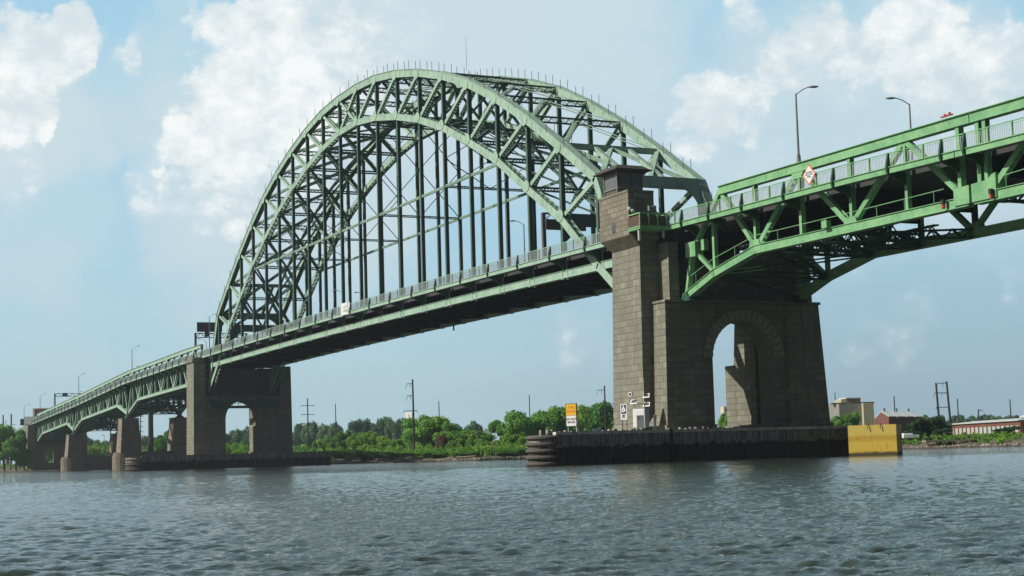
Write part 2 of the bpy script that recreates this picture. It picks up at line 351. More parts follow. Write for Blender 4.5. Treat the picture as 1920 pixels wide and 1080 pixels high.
# ------------------------------------------------------------------ arch span
PN = 8.1; WT = 12.5
TT = [15.05, 29.55, 34.58, 39.32, 43.54, 47.19, 50.05, 52.33, 54.08, 55.30, 55.79]
BB = [15.05, 20.3, 26.55, 31.17, 36.02, 39.79, 43.27, 45.98, 48.06, 49.62, 50.58]
def un(n): return .6 if n == 0 else (169.5 if n == 21 else n*PN)
def zt(n): return TT[min(n, 21-n)]
def zb(n): return BB[min(n, 21-n)]
def zd(u):
    return 22.53-6.38e-5*(u-85.05)**2
VN, VF = 0.0, WT
A = thing('tied_arch_span', 'pale green steel tied arch span with hangers between two tall stone piers', 'arch bridge', (85, 6.25, 0))
def gusset(mb, u, v, z, r, th=.12):
    pts = [(u+r*math.cos(a)*1.1, v-th/2, z+r*math.sin(a)*.9) for a in np.linspace(0, 2*math.pi, 9)[:-1]]
    mb.plate(pts, (0, th, 0))
for v, sgn in ((VN, -1), (VF, 1)):
    up = (0, 1, 0)
    for nm, Z in (('top_chord', zt), ('bottom_chord', zb)):
        h = 1.02 if nm == 'top_chord' else .92
        mb = MB(); lc = MB()
        for n in range(0, 21):
            P = (un(n), v, Z(n)); Q = (un(n+1), v, Z(n+1))
            # box: two webs, wide cover plate on top, bottom lacing plate
            for sd_ in (-1, 1): mb.beam(P, Q, h, .07, up, 0, sd_*.39, .12)
            lw = .62 if nm == 'bottom_chord' else .30
            P0, Q0, d0, s0, u0_, L0 = mb.frame(P, Q, up); nl = int(L0/.62)
            for q in range(nl):
                for e in ((-1, 1) if nm == 'bottom_chord' else (-1,)):
                    c0 = P0+d0*(q+.5)*L0/nl; nn0 = np.array((-d0[2], 0, d0[0]))*e*(h/2-.03); g0 = 1 if q % 2 else -1
                    lc.beam(c0+nn0-d0*.26+u0_*.36*g0, c0+nn0+d0*.26-u0_*.36*g0, .17, .04, nn0)
            d = np.array(Q, float)-P; d /= np.linalg.norm(d); nn = np.array((-d[2], 0, d[0]))
            o = nn*(h/2+.02)
            if nm == 'top_chord': mb.beam(np.array(P)+o, np.array(Q)+o, .06, 1.05, up, 0, 0, .1)
            # splice plates and rib lines on the web
            for fr_ in (.25, .5, .75):
                C_ = np.array(P)+(np.array(Q)-P)*fr_
                for sd_ in (-1, 1): mb.beam(C_-nn*(h/2-.06), C_+nn*(h/2-.06), .06, .03, up, 0, sd_*.435)
            for sd_ in (-1, 1):
                for e in (-1, 1):
                    oo = nn*e*(h/2-.08); mb.beam(np.array(P)+oo, np.array(Q)+oo, .12, .03, up, 0, sd_*.43)
        cho = mb.build(nm, GREEN, A); sub(lc, 'lacing_bars', GREEN_SHADE, cho, A)
    # posts between the chords, hangers below, diagonals
    for n in range(1, 21):
        u = un(n)
        if 2 <= n <= 19:
            mb = MB(); mb.ibeam((u, v, zb(n)+.4), (u, v, zt(n)-.4), .42, .5, (0, 1, 0), .06); mb.build('post', GREEN_SHADE, A)
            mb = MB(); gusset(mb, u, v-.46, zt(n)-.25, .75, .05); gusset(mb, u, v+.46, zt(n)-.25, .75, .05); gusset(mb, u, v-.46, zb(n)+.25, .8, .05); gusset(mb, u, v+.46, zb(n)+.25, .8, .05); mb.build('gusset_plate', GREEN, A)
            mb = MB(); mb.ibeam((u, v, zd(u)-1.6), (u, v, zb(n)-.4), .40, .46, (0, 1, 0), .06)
            mb.build('hanger', GREEN_SHADE, A)
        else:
            mb = MB(); mb.ibeam((u, v, zd(u)-1.6), (u, v, zt(n)-.3), .45, .5, (0, 1, 0), .06); mb.build('hanger', GREEN_SHADE, A)
    prs = [(n, n+1) for n in range(1, 11)]+[(n, n-1) for n in range(11, 21)]
    for a, b in prs:
        P = np.array((un(a), v, zt(a))); Q = np.array((un(b), v, zb(b))); d = (Q-P)/np.linalg.norm(Q-P)
        mb = MB(); P = P+d*.5; Q = Q-d*.5
        mb.beam(P, Q, .50, .04, up, 0, .24); mb.beam(P, Q, .50, .04, up, 0, -.24)
        P0, Q0, d, s_, u_, L_ = mb.frame(P, Q, up)
        nn = max(4, int(L_/.55))
        for i in range(nn):
            c = P0+d*(i+.5)*L_/nn; mb.beam(c-u_*.23, c+u_*.23, .20, .40, d)
        mb.build('web_diagonal', GREEN, A)
    # hand rail stanchions on the crown of the top chord
    sm = None
    for n in range(1, 21):
        P = np.array((un(n), v, zt(n))); Q = np.array((un(n+1), v, zt(n+1)))
        for fr_ in (.2, .7):
            if n in (20,) and fr_ > .5: continue
            c = P+(Q-P)*fr_
            mb = MB()
            for e in (-.5, .5): mb.tube([(c[0], v+e, c[2]+.45), (c[0], v+e, c[2]+1.75)], .035, 5)
            mb.build('handrail_stanchion', DARK, A)
    # tie girder
    mb = MB()
    for n in range(0, 21):
        a, b = un(n) if n else -.2, un(n+1)
        za, zb_ = zd(a)-1.9, zd(b)-1.9
        mb.beam((a, v, za), (b, v, zb_), .60, .82, (0, 0, 1))
        mb.beam((a, v, za+.40), (b, v, zb_+.40), .78, .05, (0, 0, 1)); mb.beam((a, v, za-.40), (b, v, zb_-.40), .78, .05, (0, 0, 1))
        mb.beam((b-.08, v, zb_-.42), (b-.08, v, zb_+.42), .25, .72, (0, 1, 0)); mb.beam((b-.35, v, zb_-.46), (b+.35, v, zb_-.46), .7, .10, (0, 0, 1))
    mb.build('tie_girder', GREEN, A)
    # mid height strut running past the hangers
    mb = MB(); mb.laced((32.4, v, 35.55), (137.7, v, 35.55), .32, .30, (0, 0, 1), .09, .5); mb.build('mid_height_strut', GREEN, A)
# mid mark helper
def M3(n, Z): return np.array((un(n), WT/2, Z(n)))
def Pt(n, v, Z): return np.array((un(n), v, Z(n)))
# lateral systems
for n in range(2, 20):
    mb = MB(); mb.laced(Pt(n, .4, zb), Pt(n, WT-.4, zb), .55, .5, (0, 0, 1), .13, .6, 'tbs'); mb.build('bottom_strut', GREEN_SHADE, A)
for n in range(1, 21):
    if n in (1, 2, 19, 20):
        continue
    mb = MB(); mb.laced(Pt(n, .4, zt), Pt(n, WT-.4, zt), .50, .75, (0, 0, 1), .11, .55, 'tbs'); mb.build('top_strut', GREEN_SHADE, A)
for n in range(2, 20):
    s_ = 1 if n >= 10.5 else -1
    for Z, nm in ((zt, 'top_lateral'), (zb, 'bottom_lateral')):
        m = n+s_ if nm == 'top_lateral' else n+s_
        if not (1 <= m <= 20) or (nm == 'bottom_lateral' and not 2 <= m <= 19): continue
        for v in (.45, WT-.45):
            mb = MB(); P = M3(n, Z); Q = Pt(m, v, Z)
            if nm == 'top_lateral': mb.laced(P, Q, .48, .38, (0, 0, 1), .10, .5, 'tb')
            else: mb.beam(P, Q, .42, .08, (0, 0, 1), 0, .16); mb.beam(P, Q, .06, .4, (0, 0, 1)); mb.beam(P, Q, .42, .06, (0, 0, 1), 0, -.18)
            mb.build(nm, GREEN if nm == 'top_lateral' else GREEN_SHADE, A)
    # gusset at the strut centre, centre member along the bottom laterals
    if 2 <= n <= 18:
        mb = MB(); mb.beam(M3(n, zb), M3(n+1, zb), .34, .3, (0, 0, 1)); mb.build('centre_lateral', GREEN_SHADE, A)
    # counter diagonals to the other side, lighter
    m = n-s_
    if 2 <= m <= 19:
        mb = MB(); mb.beam(M3(n, zb), Pt(m, .45, zb), .30, .22, (0, 0, 1)); mb.build('bottom_lateral', GREEN_SHADE, A)
    # transverse frame between the chords
    if 3 <= n <= 18:
        for v in (.45, WT-.45):
            mb = MB(); mb.beam(M3(n, zb), Pt(n, v, zt), .28, .28, (1, 0, 0)); mb.build('sway_brace', GREEN_SHADE, A)
# portals at both ends: solid box members
for a, b in ((20, 19), (1, 2)):
    def bx(P, Q, w=.75, h=.8, nm='portal_strut'):
        mb = MB(); mb.beam(P, Q, w, h, (0, 0, 1)); mb.build(nm, GREEN if a == 20 else GREEN_SHADE, A)  # left portal gets the copy with shade in its colour
    P20n, P20f = Pt(a, 0, zt)+(0, .3, -.1), Pt(a, WT, zt)+(0, -.3, -.1)
    bx(P20n, P20f, .9, 1.15)
    bx(Pt(b, .3, zt), Pt(b, WT-.3, zt), .6, .6)
    m1 = (Pt(b, 0, zt)+Pt(b, WT, zt))/2; m2 = (P20n+P20f)/2
    for P, Q in ((Pt(b, .3, zt), Pt(a, WT/2, zt)), (Pt(b, WT-.3, zt), Pt(a, WT/2, zt)), (Pt(b, WT/2, zt), P20n), (Pt(b, WT/2, zt), P20f)):
        bx(P, Q, .5, .45, 'portal_brace')
    for v in (WT*.33, WT*.67): bx(Pt(b, v, zt), Pt(a, v, zt), .5, .5, 'portal_brace')
    # curved knees down to the end panels
    s_ = 1 if a == 20 else -1
    for v, g in ((.2, 1), (WT-.2, -1)):
        mb = MB(); pts = []
        for t in np.linspace(0, 1, 8):
            ang = t*math.pi/2; pts.append((un(a)+s_*.3*math.sin(ang), v+g*3.0*(1-math.sin(ang)), zt(a)-.5-3.2*(1-math.cos(ang))))
        pts.append((un(a)+s_*.2, v, zt(a)-.3)); mb.plate(pts, (s_*.75, 0, 0)); mb.build('portal_knee', GREEN if a == 20 else GREEN_SHADE, A)
# heavy knee frames just above the roadway at both ends
for n in (2, 19):
    mb = MB(); mb.beam((un(n), .3, zb(n)-.2), (un(n), WT-.3, zb(n)-.2), .6, 1.3, (0, 0, 1)); 
    for v, g in ((.2, 1), (WT-.2, -1)): mb.plate([(un(n)-.1, v, zb(n)-.6), (un(n)-.1, v+g*2.2, zb(n)-.6), (un(n)-.1, v, zb(n)-2.6)], (.3, 0, 0))
    mb.build('bottom_strut', GREEN_SHADE, A)
# transverse rod frames at the mid-height strut
for n in (6, 9, 12, 15):
    u = un(n); zl = 35.55; zh = zb(n)-.4; mb = MB(); mb.laced((u, .2, zl), (u, WT-.2, zl), .35, .3, (0, 0, 1), .1, .5); mb.build('sway_strut', GREEN_SHADE, A)
    r = MB(); ym = WT/2; zm = (zl+zh)/2
    for P, Q in (((u, 0, zl), (u, WT, zh)), ((u, WT, zl), (u, 0, zh)), ((u, 0, zm), (u, ym, zl)), ((u, WT, zm), (u, ym, zl)), ((u, 0, zm), (u, ym, zh)), ((u, WT, zm), (u, ym, zh))):
        r.beam(P, Q, .10, .10, (1, 0, 0))
    r.box(u-.1, u+.1, ym-.3, ym+.3, zm-.3, zm+.3); r.build('sway_rods', GREEN_SHADE, A)
mb = MB(); mb.tube([(101, WT, 56.6), (101, WT, 61.8)], .028, 5, .018); mb.build('antenna_mast', DARK, A)
# floor
mb = MB(); segs = np.linspace(-3.9, 168.8, 44)
for a, b in zip(segs[:-1], segs[1:]): mb.quadbox([(a, .5, zd(a)-.35), (b, .5, zd(b)-.35), (b, WT-.5, zd(b)-.35), (a, WT-.5, zd(a)-.35), (a, .5, zd(a)), (b, .5, zd(b)), (b, WT-.5, zd(b)), (a, WT-.5, zd(a))])
deck = mb.build('roadway_slab', ASPH, A)
for n in range(0, 22):
    u = un(n); z = zd(u); mb = MB()
    mb.beam((u, .3, z-1.35), (u, WT-.3, z-1.35), .08, 1.9, (0, 0, 1)); mb.beam((u, .3, z-2.3), (u, WT-.3, z-2.3), .45, .05, (0, 0, 1)); mb.beam((u, .3, z-.42), (u, WT-.3, z-.42), .45, .05, (0, 0, 1))
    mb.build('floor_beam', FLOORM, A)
for v in np.linspace(1.6, WT-1.6, 6):
    mb = MB()
    for n in range(0, 21): a, b = un(n), un(n+1); mb.ibeam((a, v, zd(a)-.75), (b, v, zd(b)-.75), .28, .7, (0, 0, 1), .04)
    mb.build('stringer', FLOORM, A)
mb = MB()
for n in range(0, 21):
    a, b = un(n), un(n+1); mb.beam((a, .3, zd(a)-2.2), (b, WT-.3, zd(b)-2.2), .25, .18); mb.beam((b, .3, zd(b)-2.2), (a, WT-.3, zd(a)-2.2), .25, .18)
    for v in (3.2, 9.3): mb.beam((a, v, zd(a)-2.1), (b, v, zd(b)-2.1), .18, .2)
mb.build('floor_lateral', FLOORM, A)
# sidewalks, brackets, railings outside the trusses
def sidewalk(root, u0, u1, zf, brs, v, g, mat, matd, skip=None):
    mb = MB(); n = max(2, int(abs(u1-u0)/4)); ss = np.linspace(u0, u1, n+1)
    vo = v+g*1.75; vi = v+g*.35
    for a, b in zip(ss[:-1], ss[1:]):
        y0, y1 = sorted((vo, vi)); za, zb_ = zf(a), zf(b)
        mb.quadbox([(a, y0, za-.22), (b, y0, zb_-.22), (b, y1, zb_-.22), (a, y1, za-.22), (a, y0, za-.02), (b, y0, zb_-.02), (b, y1, zb_-.02), (a, y1, za-.02)])
    mb.build('sidewalk', CONC, root)
    mb = MB()
    for a, b in zip(ss[:-1], ss[1:]):
        mb.beam((a, vo, zf(a)-.16), (b, vo, zf(b)-.16), .10, .46); mb.beam((a, vo+g*.06, zf(a)+.07), (b, vo+g*.06, zf(b)+.07), .16, .05)
    mb.build('edge_beam', mat, root)
    for u in brs:                 # curved outrigger bracket that turns up into a rail post
        z = zf(u); mb = MB()
        prof = [(.0, -1.35), (.0, -.25), (1.62, -.25), (1.66, 1.18), (1.78, 1.18), (1.98, .35), (2.02, -.1), (1.90, -.45), (1.55, -.62), (.8, -.85)]
        mb.plate([(u-.09, v+g*p, z+q) for p, q in prof], (.18, 0, 0)); mb.build('outrigger_bracket', matd, root)
    rt = MB(); pk = MB(); ps = MB()
    for a, b in zip(ss[:-1], ss[1:]):
        for dz, ww in ((1.15, .09), (.14, .05), (1.0, .04)): rt.beam((a, vo-g*.04, zf(a)+dz), (b, vo-g*.04, zf(b)+dz), ww, ww*.8)
    brs = list(brs)
    for a, b in zip(brs[:-1], brs[1:]):
        for t in (1/3, 2/3):
            u = a+(b-a)*t; z = zf(u)
            rt.box(u-.06, u+.06, vo-.06, vo+.06, z-.02, z+1.15)
    nb = int(abs(u1-u0)/.17)
    for i in range(nb):
        u = u0+(i+.5)*(u1-u0)/nb; z = zf(u); y = vo-g*.04
        m = len(pk.v); pk.v += [(u-.022, y-.012, z+.15), (u+.022, y-.012, z+.15), (u+.022, y+.012, z+.15), (u-.022, y+.012, z+.15), (u-.022, y-.012, z+1.0), (u+.022, y-.012, z+1.0), (u+.022, y+.012, z+1.0), (u-.022, y+.012, z+1.0)]
        pk.f += [(m, m+1, m+5, m+4), (m+1, m+2, m+6, m+5), (m+2, m+3, m+7, m+6), (m+3, m, m+4, m+7)]
    r_ = rt.build('railing', mat, root)
    sub(pk, 'rail_infill', GALV, r_, root)
brs = [(.6 if n == 0 else n*PN) for n in range(0, 22)]
for v, g in ((VN, -1), (VF, 1)): sidewalk(A, -3.8, 170.2, zd, [b if b < 170 else 169.8 for b in brs], v, g, GREEN, GREEN_SHADE)
# little navigation light hanging from the near tie, rods under the sidewalk
mb = MB(); mb.tube([(98.5, 10.5, 20.3), (98.5, 10.5, 19.5), (98.5, 10.5, 19.45), (98.5, 10.5, 19.0)], .12, 8); mb.build('navigation_light', DARK, A)
for n in range(1, 21):
    u = un(n); mb = MB(); mb.tube([(u+1.0, -.35, zd(u)-.4), (u+1.3, -.35, zd(u)-2.6)], .035, 5); mb.build('drain_pipe', GALV, A)

# ------------------------------------------------------------------ half through truss spans
def truss_span(name, label, group, bnodes, bz, gt, edge, mat, matd, u0, u1, hang=None, brace_lower=True, end_low=None, vn=0.0, deck_end=None, brk=None, extra=None):
    """bnodes: bottom chord points (u,z); top nodes midway; gt(u) top girder centre; edge(u) sidewalk level"""
    T = thing(name, label, 'bridge span', ((u0+u1)/2, 6.25, 0), group)
    tn = [(bnodes[i]+bnodes[i+1])/2 for i in range(len(bnodes)-1)]
    Z = lambda u: float(np.interp(u, [b for b, _ in bz], [z for _, z in bz]))
    for v, g in ((0.0, -1), (WT, 1)):
        mb = MB(); ss = sorted(set([u0, u1]+[u for u in tn if u0 < u < u1]+[b for b in bnodes if u0 < b < u1]))
        for a, b in zip(ss[:-1], ss[1:]):
            mb.beam((a, v, gt(a)-.38), (b, v, gt(b)-.38), .55, .74); mb.beam((a, v, gt(a)), (b, v, gt(b)), .85, .06); mb.beam((a, v, gt(a)-.74), (b, v, gt(b)-.74), .72, .05)
        mb.build('top_girder', mat, T)
        mb = MB(); bs = [q for q in bz]
        for (a, za), (b, zb_) in zip(bs[:-1], bs[1:]):
            mb.beam((a, v, za), (b, v, zb_), .60, .72, ext=.05)
            mb.beam((a, v, za+.35), (b, v, zb_+.35), .80, .05); mb.beam((a, v, za-.35), (b, v, zb_-.35), .80, .05)
        mb.build('bottom_chord', mat, T)
        for i, b in enumerate(bnodes):
            zz = Z(b)
            if u0-.1 <= b <= u1+.1:
                mb = MB(); mb.ibeam((b, v, zz+.3), (b, v, gt(b)-.7), .34, .44, (0, 1, 0), .05); mb.build('vertical', matd if v else mat, T)  # far truss verticals get the copy with shade in its colour
            for t in (tn[i-1] if i > 0 else None, tn[i] if i < len(tn) else None):
                if t is None or not (u0 <= t <= u1): continue
                mb = MB(); P = np.array((b, v, zz)); Q = np.array((t, v, gt(t)-.5)); d = (Q-P)/np.linalg.norm(Q-P); P += d*.3; Q -= d*.2
                mb.beam(P, Q, .44, .045, (0, 1, 0), 0, .21); mb.beam(P, Q, .44, .045, (0, 1, 0), 0, -.21)
                P0, Q0, d, s_, u_, L_ = mb.frame(P, Q, (0, 1, 0)); nn = int(L_/.6)
                for q in range(nn): c = P0+d*(q+.5)*L_/nn; mb.beam(c-u_*.2, c+u_*.2, .16, .30, d)
                mb.build('diagonal', mat, T)
        for t in tn:
            if u0 <= t <= u1:
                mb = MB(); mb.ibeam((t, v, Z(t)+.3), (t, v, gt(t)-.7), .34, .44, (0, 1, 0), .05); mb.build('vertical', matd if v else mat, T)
        for t in tn:
            if u0 <= t <= u1:
                gp = MB()
                for o in (-.32, .32): gp.plate([(t-.95, v+o, gt(t)-.72), (t+.95, v+o, gt(t)-.72), (t+.45, v+o, gt(t)-1.25), (t-.45, v+o, gt(t)-1.25)], (0, .03, 0))
                gp.build('gusset_plate', mat, T)
        for b in bnodes:
            if u0 <= b <= u1:
                gp = MB()
                for o in (-.32, .32): zz = Z(b); gp.plate([(b-1.0, v+o, zz-.2), (b+1.0, v+o, zz-.2), (b+.65, v+o, zz+.85), (b-.65, v+o, zz+.85)], (0, .03, 0))
                gp.build('gusset_plate', mat, T)
        pass
        sidewalk(T, u0, u1, edge, brk if brk is not None else sorted(tn+bnodes), v, g, mat, matd)
    mb = MB(); n = max(2, int((u1-u0)/6)); ss = np.linspace(u0, u1, n+1)
    for a, b in zip(ss[:-1], ss[1:]): mb.quadbox([(a, .5, edge(a)-.35), (b, .5, edge(b)-.35), (b, WT-.5, edge(b)-.35), (a, WT-.5, edge(a)-.35), (a, .5, edge(a)), (b, .5, edge(b)), (b, WT-.5, edge(b)), (a, WT-.5, edge(a))])
    mb.build('roadway_slab', ASPH, T)
    al = [q for q in sorted(tn+bnodes) if u0 <= q <= u1]
    for u in al:
        z = edge(u); mb = MB(); mb.beam((u, .2, z-1.1), (u, WT-.2, z-1.1), .08, 1.4); mb.beam((u, .2, z-1.8), (u, WT-.2, z-1.8), .4, .05); mb.build('floor_beam', FLOORM, T)
    mb = MB()
    for v in np.linspace(1.6, WT-1.6, 6):
        for a, b in zip(al[:-1], al[1:]): mb.ibeam((a, v, edge(a)-.7), (b, v, edge(b)-.7), .26, .6, (0, 0, 1), .04)
    mb.build('stringers', FLOORM, T)
    if brace_lower:
        for i, (a, b) in enumerate(zip(al[:-1], al[1:])):
            mb = MB(); za, zb_ = Z(a), Z(b)
            mb.laced((a, .4, za), (b, WT-.4, zb_), .45, .8, (0, 0, 1), .13, .75, 'tbs', .12); mb.laced((b, .4, zb_), (a, WT-.4, za), .45, .8, (0, 0, 1), .13, .75, 'tbs', .12); mb.build('lower_lateral', FLANK_SHADE, T)
            mb = MB(); mb.laced((a, .4, za+.3), (a, WT-.4, za+.3), .5, 1.2, (0, 0, 1), .14, .9, 'tbs', .12); mb.build('lower_strut', FLANK_SHADE, T)
            mb = MB(); mb.beam((a, .4, za+.2), (a, WT/2, edge(a)-1.9), .2, .2, (1, 0, 0)); mb.beam((a, WT-.4, za+.2), (a, WT/2, edge(a)-1.9), .2, .2, (1, 0, 0)); mb.build('sway_brace', FLANK_SHADE, T)
    if u0 > 100:
        for v in (4.2, 8.4):
            mb = MB()
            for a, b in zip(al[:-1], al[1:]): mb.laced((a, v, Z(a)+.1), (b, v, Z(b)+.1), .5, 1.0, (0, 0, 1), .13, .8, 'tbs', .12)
            mb.build('longitudinal_brace', FLANK_SHADE, T)
    return T
GTR = lambda u: float(np.interp(u, [170, 185, 217, 230, 290], [24.75, 24.72, 24.5, 24.38, 24.0]))
EDR = lambda u: float(np.interp(u, [168, 179, 191, 206, 218, 224, 290], [22.1, 22.0, 21.88, 21.76, 21.55, 21.45, 21.0]))
# cantilever truss resting on the near pier
bn = [183.7, 190.4, 197.1, 203.8, 210.5]
CT = truss_span('deck_truss_span', 'bright green truss span springing rightward from the near stone pier', None, [190.4, 203.8], [(178.75, 15.35), (183.7, 16.95), (190.4, 18.25), (217.2, 18.2)], GTR, EDR, FLANK, FLANK_SHADE, 185.0, 217.7,
                brk=[185.6, 190.9, 197.1, 203.8, 210.5, 216.4])
for v in (0.0, WT):
    up = (0, 1, 0)
    def mem(P, Q, w=.42, h=.42, nm='end_post', m=FLANK):
        mb = MB(); mb.beam(P, Q, w, h, up); mb.build(nm, m, CT)
    mem((185.0, v, GTR(185)-.4), (180.2, v, 19.7)); mem((180.0, v, 19.6), (178.75, v, 15.5), .36, .5); mem((180.1, v, 19.6), (183.6, v, 17.0), .34, .34, 'diagonal')
    mb = MB(); mb.box(179.3, 181.0, v-.45, v+.45, 18.9, 20.3); mb.build('pin_box', FLANK, CT)
    mem((183.7, v, 17.2), (183.7, v, 21.6), .34, .4, 'vertical'); mem((190.4, v, 18.4), (185.1, v, GTR(185)-.5), .42, .42, 'diagonal')
    mem((210.5, v, GTR(210)-.6), (216.4, v, 18.8), .42, .42, 'diagonal'); mem((210.5, v, GTR(210)-.6), (203.9, v, 18.6), .42, .42, 'diagonal'); mem((197.1, v, 18.4), (197.1, v, 23.9), .3, .4, 'vertical'); mem((210.5, v, 18.4), (210.5, v, 23.9), .3, .4, 'vertical'); mem((216.4, v, 18.6), (216.4, v, 23.9), .36, .5, 'vertical')
    mb = MB(); mb.plate([(215.9, v-.42, 18.0), (217.5, v-.42, 18.0), (217.5, v-.42, 19.3), (216.3, v-.42, 19.25), (215.9, v-.42, 19.45)], (0, .84, 0)); mb.build('hinge_plate', FLANK, CT)
    mb = MB(); mb.plate([(178.2, v-.5, 14.9), (179.8, v-.5, 14.9), (179.2, v-.5, 15.7), (178.6, v-.5, 15.7)], (0, 1.0, 0)); mb.build('bearing', FLANK_SHADE, CT)
for v, g in ((0.0, -1), (WT, 1)): sidewalk(CT, 176.5, 185.0, EDR, [177.2, 181.0], v, g, FLANK, FLANK_SHADE)
mb = MB(); mb.quadbox([(168.9, .5, 21.7), (185, .5, 21.55), (185, WT-.5, 21.55), (168.9, WT-.5, 21.7), (168.9, .5, 22.08), (185, .5, 21.95), (185, WT-.5, 21.95), (168.9, WT-.5, 22.08)]); mb.build('roadway_slab', ASPH, CT)
mb = MB()
for v in np.linspace(.6, WT-.6, 8): mb.ibeam((179, v, 21.1), (191, v, 21.0), .3, 1.0, (0, 0, 1), .05)
mb.build('stringers', FLOORM, CT)
for a, b, za, zb_ in ((178.9, 183.7, 15.4, 16.95), (183.7, 190.4, 16.95, 18.2)):
    mb = MB(); mb.laced((a, .4, za), (b, WT-.4, zb_), .5, .4, (0, 0, 1), .1, .5); mb.laced((b, .4, zb_), (a, WT-.4, za), .5, .4, (0, 0, 1), .1, .5); mb.laced((b, .4, zb_), (b, WT-.4, zb_), .5, .6, (0, 0, 1), .12, .5, 'tbs'); mb.laced((b, .4, zb_), (b, WT/2, 20.5), .3, .3, (1, 0, 0), .1, .5); mb.laced((b, WT-.4, zb_), (b, WT/2, 20.5), .3, .3, (1, 0, 0), .1, .5); mb.build('lower_lateral', FLANK_SHADE, CT)
# maintenance rail on the bottom chord
mb = MB(); us = [(179.2, 17.1), (183.7, 18.35), (190.4, 19.5), (203.8, 19.45), (214.6, 19.5)]
for (a, za), (b, zb_) in zip(us[:-1], us[1:]): mb.tube([(a, -.15, za), (b, -.15, zb_)], .035, 5)
for u in np.arange(180.5, 214, 3.3):
    z = float(np.interp(u, [q[0] for q in us], [q[1] for q in us])); mb.tube([(u, -.15, z-1.0), (u, -.15, z)], .03, 5)
mb.build('chord_handrail', FLANK, CT)
mb = MB(); mb.box(200.6, 201.3, -.75, -.3, 18.6, 19.2); mb.box(181.8, 182.3, -.3, .2, 19.3, 20.3); mb.build('junction_box', FLANK, CT)
# red channel lights at the hinge
for u in (215.0,):
    mb = MB(); mb.tube([(u, -.62, 17.95), (u, -.62, 18.3)], .13, 8); r_ = mb.build('channel_light', RED, CT); m2 = MB(); m2.tube([(u, -.62, 18.3), (u, -.62, 18.62)], .17, 8); sub(m2, 'light_hood', BLACK, r_, CT)
mb = MB(); mb.box(214.9, 216.1, -.4, -.2, 24.7, 24.78); mb.tube([(215.3, -.3, 24.75), (215.3, -.3, 24.9)], .1, 8); mb.tube([(215.8, -.3, 24.75), (215.8, -.3, 24.93)], .1, 8); mb.build('roadway_signal', RED, CT)
# next leaf beyond the joint
BS = truss_span('bascule_span', 'bright green truss span beyond the joint, at the right edge of the photo', None, [219.1, 232.4, 245.8, 259.2], [(217.9, 18.2), (259.2, 18.0)], GTR, EDR, FLANK, FLANK_SHADE, 217.8, 262.0, brk=[218.8, 225.8, 232.4, 239, 245.8, 252.4, 259.0])
for v in (0.0, WT):
    mb = MB(); mb.plate([(217.75, v-.42, 18.0), (220.2, v-.42, 18.0), (220.2, v-.42, 19.75), (219.8, v-.42, 19.65), (219.4, v-.42, 19.35), (217.75, v-.42, 19.3)], (0, .84, 0)); mb.build('hinge_plate', FLANK, BS)
    mb = MB(); mb.ibeam((218.4, v, 18.9), (218.4, v, 23.8), .36, .44, (0, 1, 0)); mb.build('vertical', FLANK, BS)
mb = MB(); mb.tube([(219.9, -.62, 17.9), (219.9, -.62, 18.25)], .13, 8); r_ = mb.build('channel_light', RED, BS); m2 = MB(); m2.tube([(219.9, -.62, 18.25), (219.9, -.62, 18.6)], .17, 8); sub(m2, 'light_hood', BLACK, r_, BS)
mb = MB(); mb.tube([(220.2, -.2, 19.4), (225, -.2, 19.6), (262, -.2, 19.5)], .035, 5)
for u in np.arange(221, 261, 3.3): mb.tube([(u, -.2, 18.5), (u, -.2, 19.5)], .03, 5)
mb.build('chord_handrail', FLANK, BS)
# left approach spans
GTL = lambda u: float(np.interp(u, [-330, -225, -144, -78, -19, 0], [15.0, 18.8, 21.4, 24.0, 24.9, 25.0]))
EDL = lambda u: GTL(u)-3.0
def approach(label, uR, uL, zR, zL, kR, kL, np_=6, startz=None):
    pn = (uR-uL)/np_; bn = [uR-i*pn for i in range(np_+1)]
    bz = sorted([(uR, zR), (bn[1], kR), (bn[-2], kL), (uL, zL)])
    return truss_span('approach_span', label, 'left approach spans', sorted(bn), bz, GTL, EDL, GREEN, GREEN_SHADE, uL, uR, brace_lower=True)
S1 = approach('pale green approach truss span next to the far stone arch pier', -6.0, -79.0, 17.2, 13.6, 17.35, 16.6)
S2 = approach('pale green approach truss span between the two low stone piers in the water', -79.0, -155.3, 13.6, 11.5, 16.1, 14.3)
S3 = approach('pale green approach truss span ending at the leftmost stone pier', -155.3, -226.0, 11.5, 9.7, 13.9, 12.2)
S4 = thing('approach_viaduct', 'low green girder viaduct beyond the leftmost stone pier, partly behind trees', 'bridge span', (-270, 6, 0), 'left approach spans')
mb = MB(); mb.quadbox([(-330, -1.5, GTL(-330)-4), (-228, -1.5, GTL(-228)-4.6), (-228, 14, GTL(-228)-4.6), (-330, 14, GTL(-330)-4), (-330, -1.5, GTL(-330)-3), (-228, -1.5, GTL(-228)-3), (-228, 14, GTL(-228)-3), (-330, 14, GTL(-330)-3)]); mb.build('roadway_slab', CONC, S4)
for v in (0, WT):
    mb = MB(); mb.beam((-330, v, GTL(-330)-4.6), (-228, v, GTL(-228)-4.8), .5, 1.8); mb.build('girder', GREEN_SHADE, S4)
    mb = MB(); mb.beam((-330, v, GTL(-330)-2), (-228, v, GTL(-228)-2), .12, .12)
    for u in np.arange(-329, -228, 2.5): mb.beam((u, v, GTL(u)-3), (u, v, GTL(u)-2), .1, .1, (1, 0, 0))
    mb.build('railing', GREEN, S4)
for u in (-250, -275, -300, -325):
    mb = MB()
    for v in (0, WT): mb.box(u-.5, u+.5, v-.5, v+.5, 0, GTL(u)-5.4)
    mb.box(u-.5, u+.5, 0, WT, GTL(u)-6.3, GTL(u)-5.4); mb.build('pier_bent', CONCP, S4)
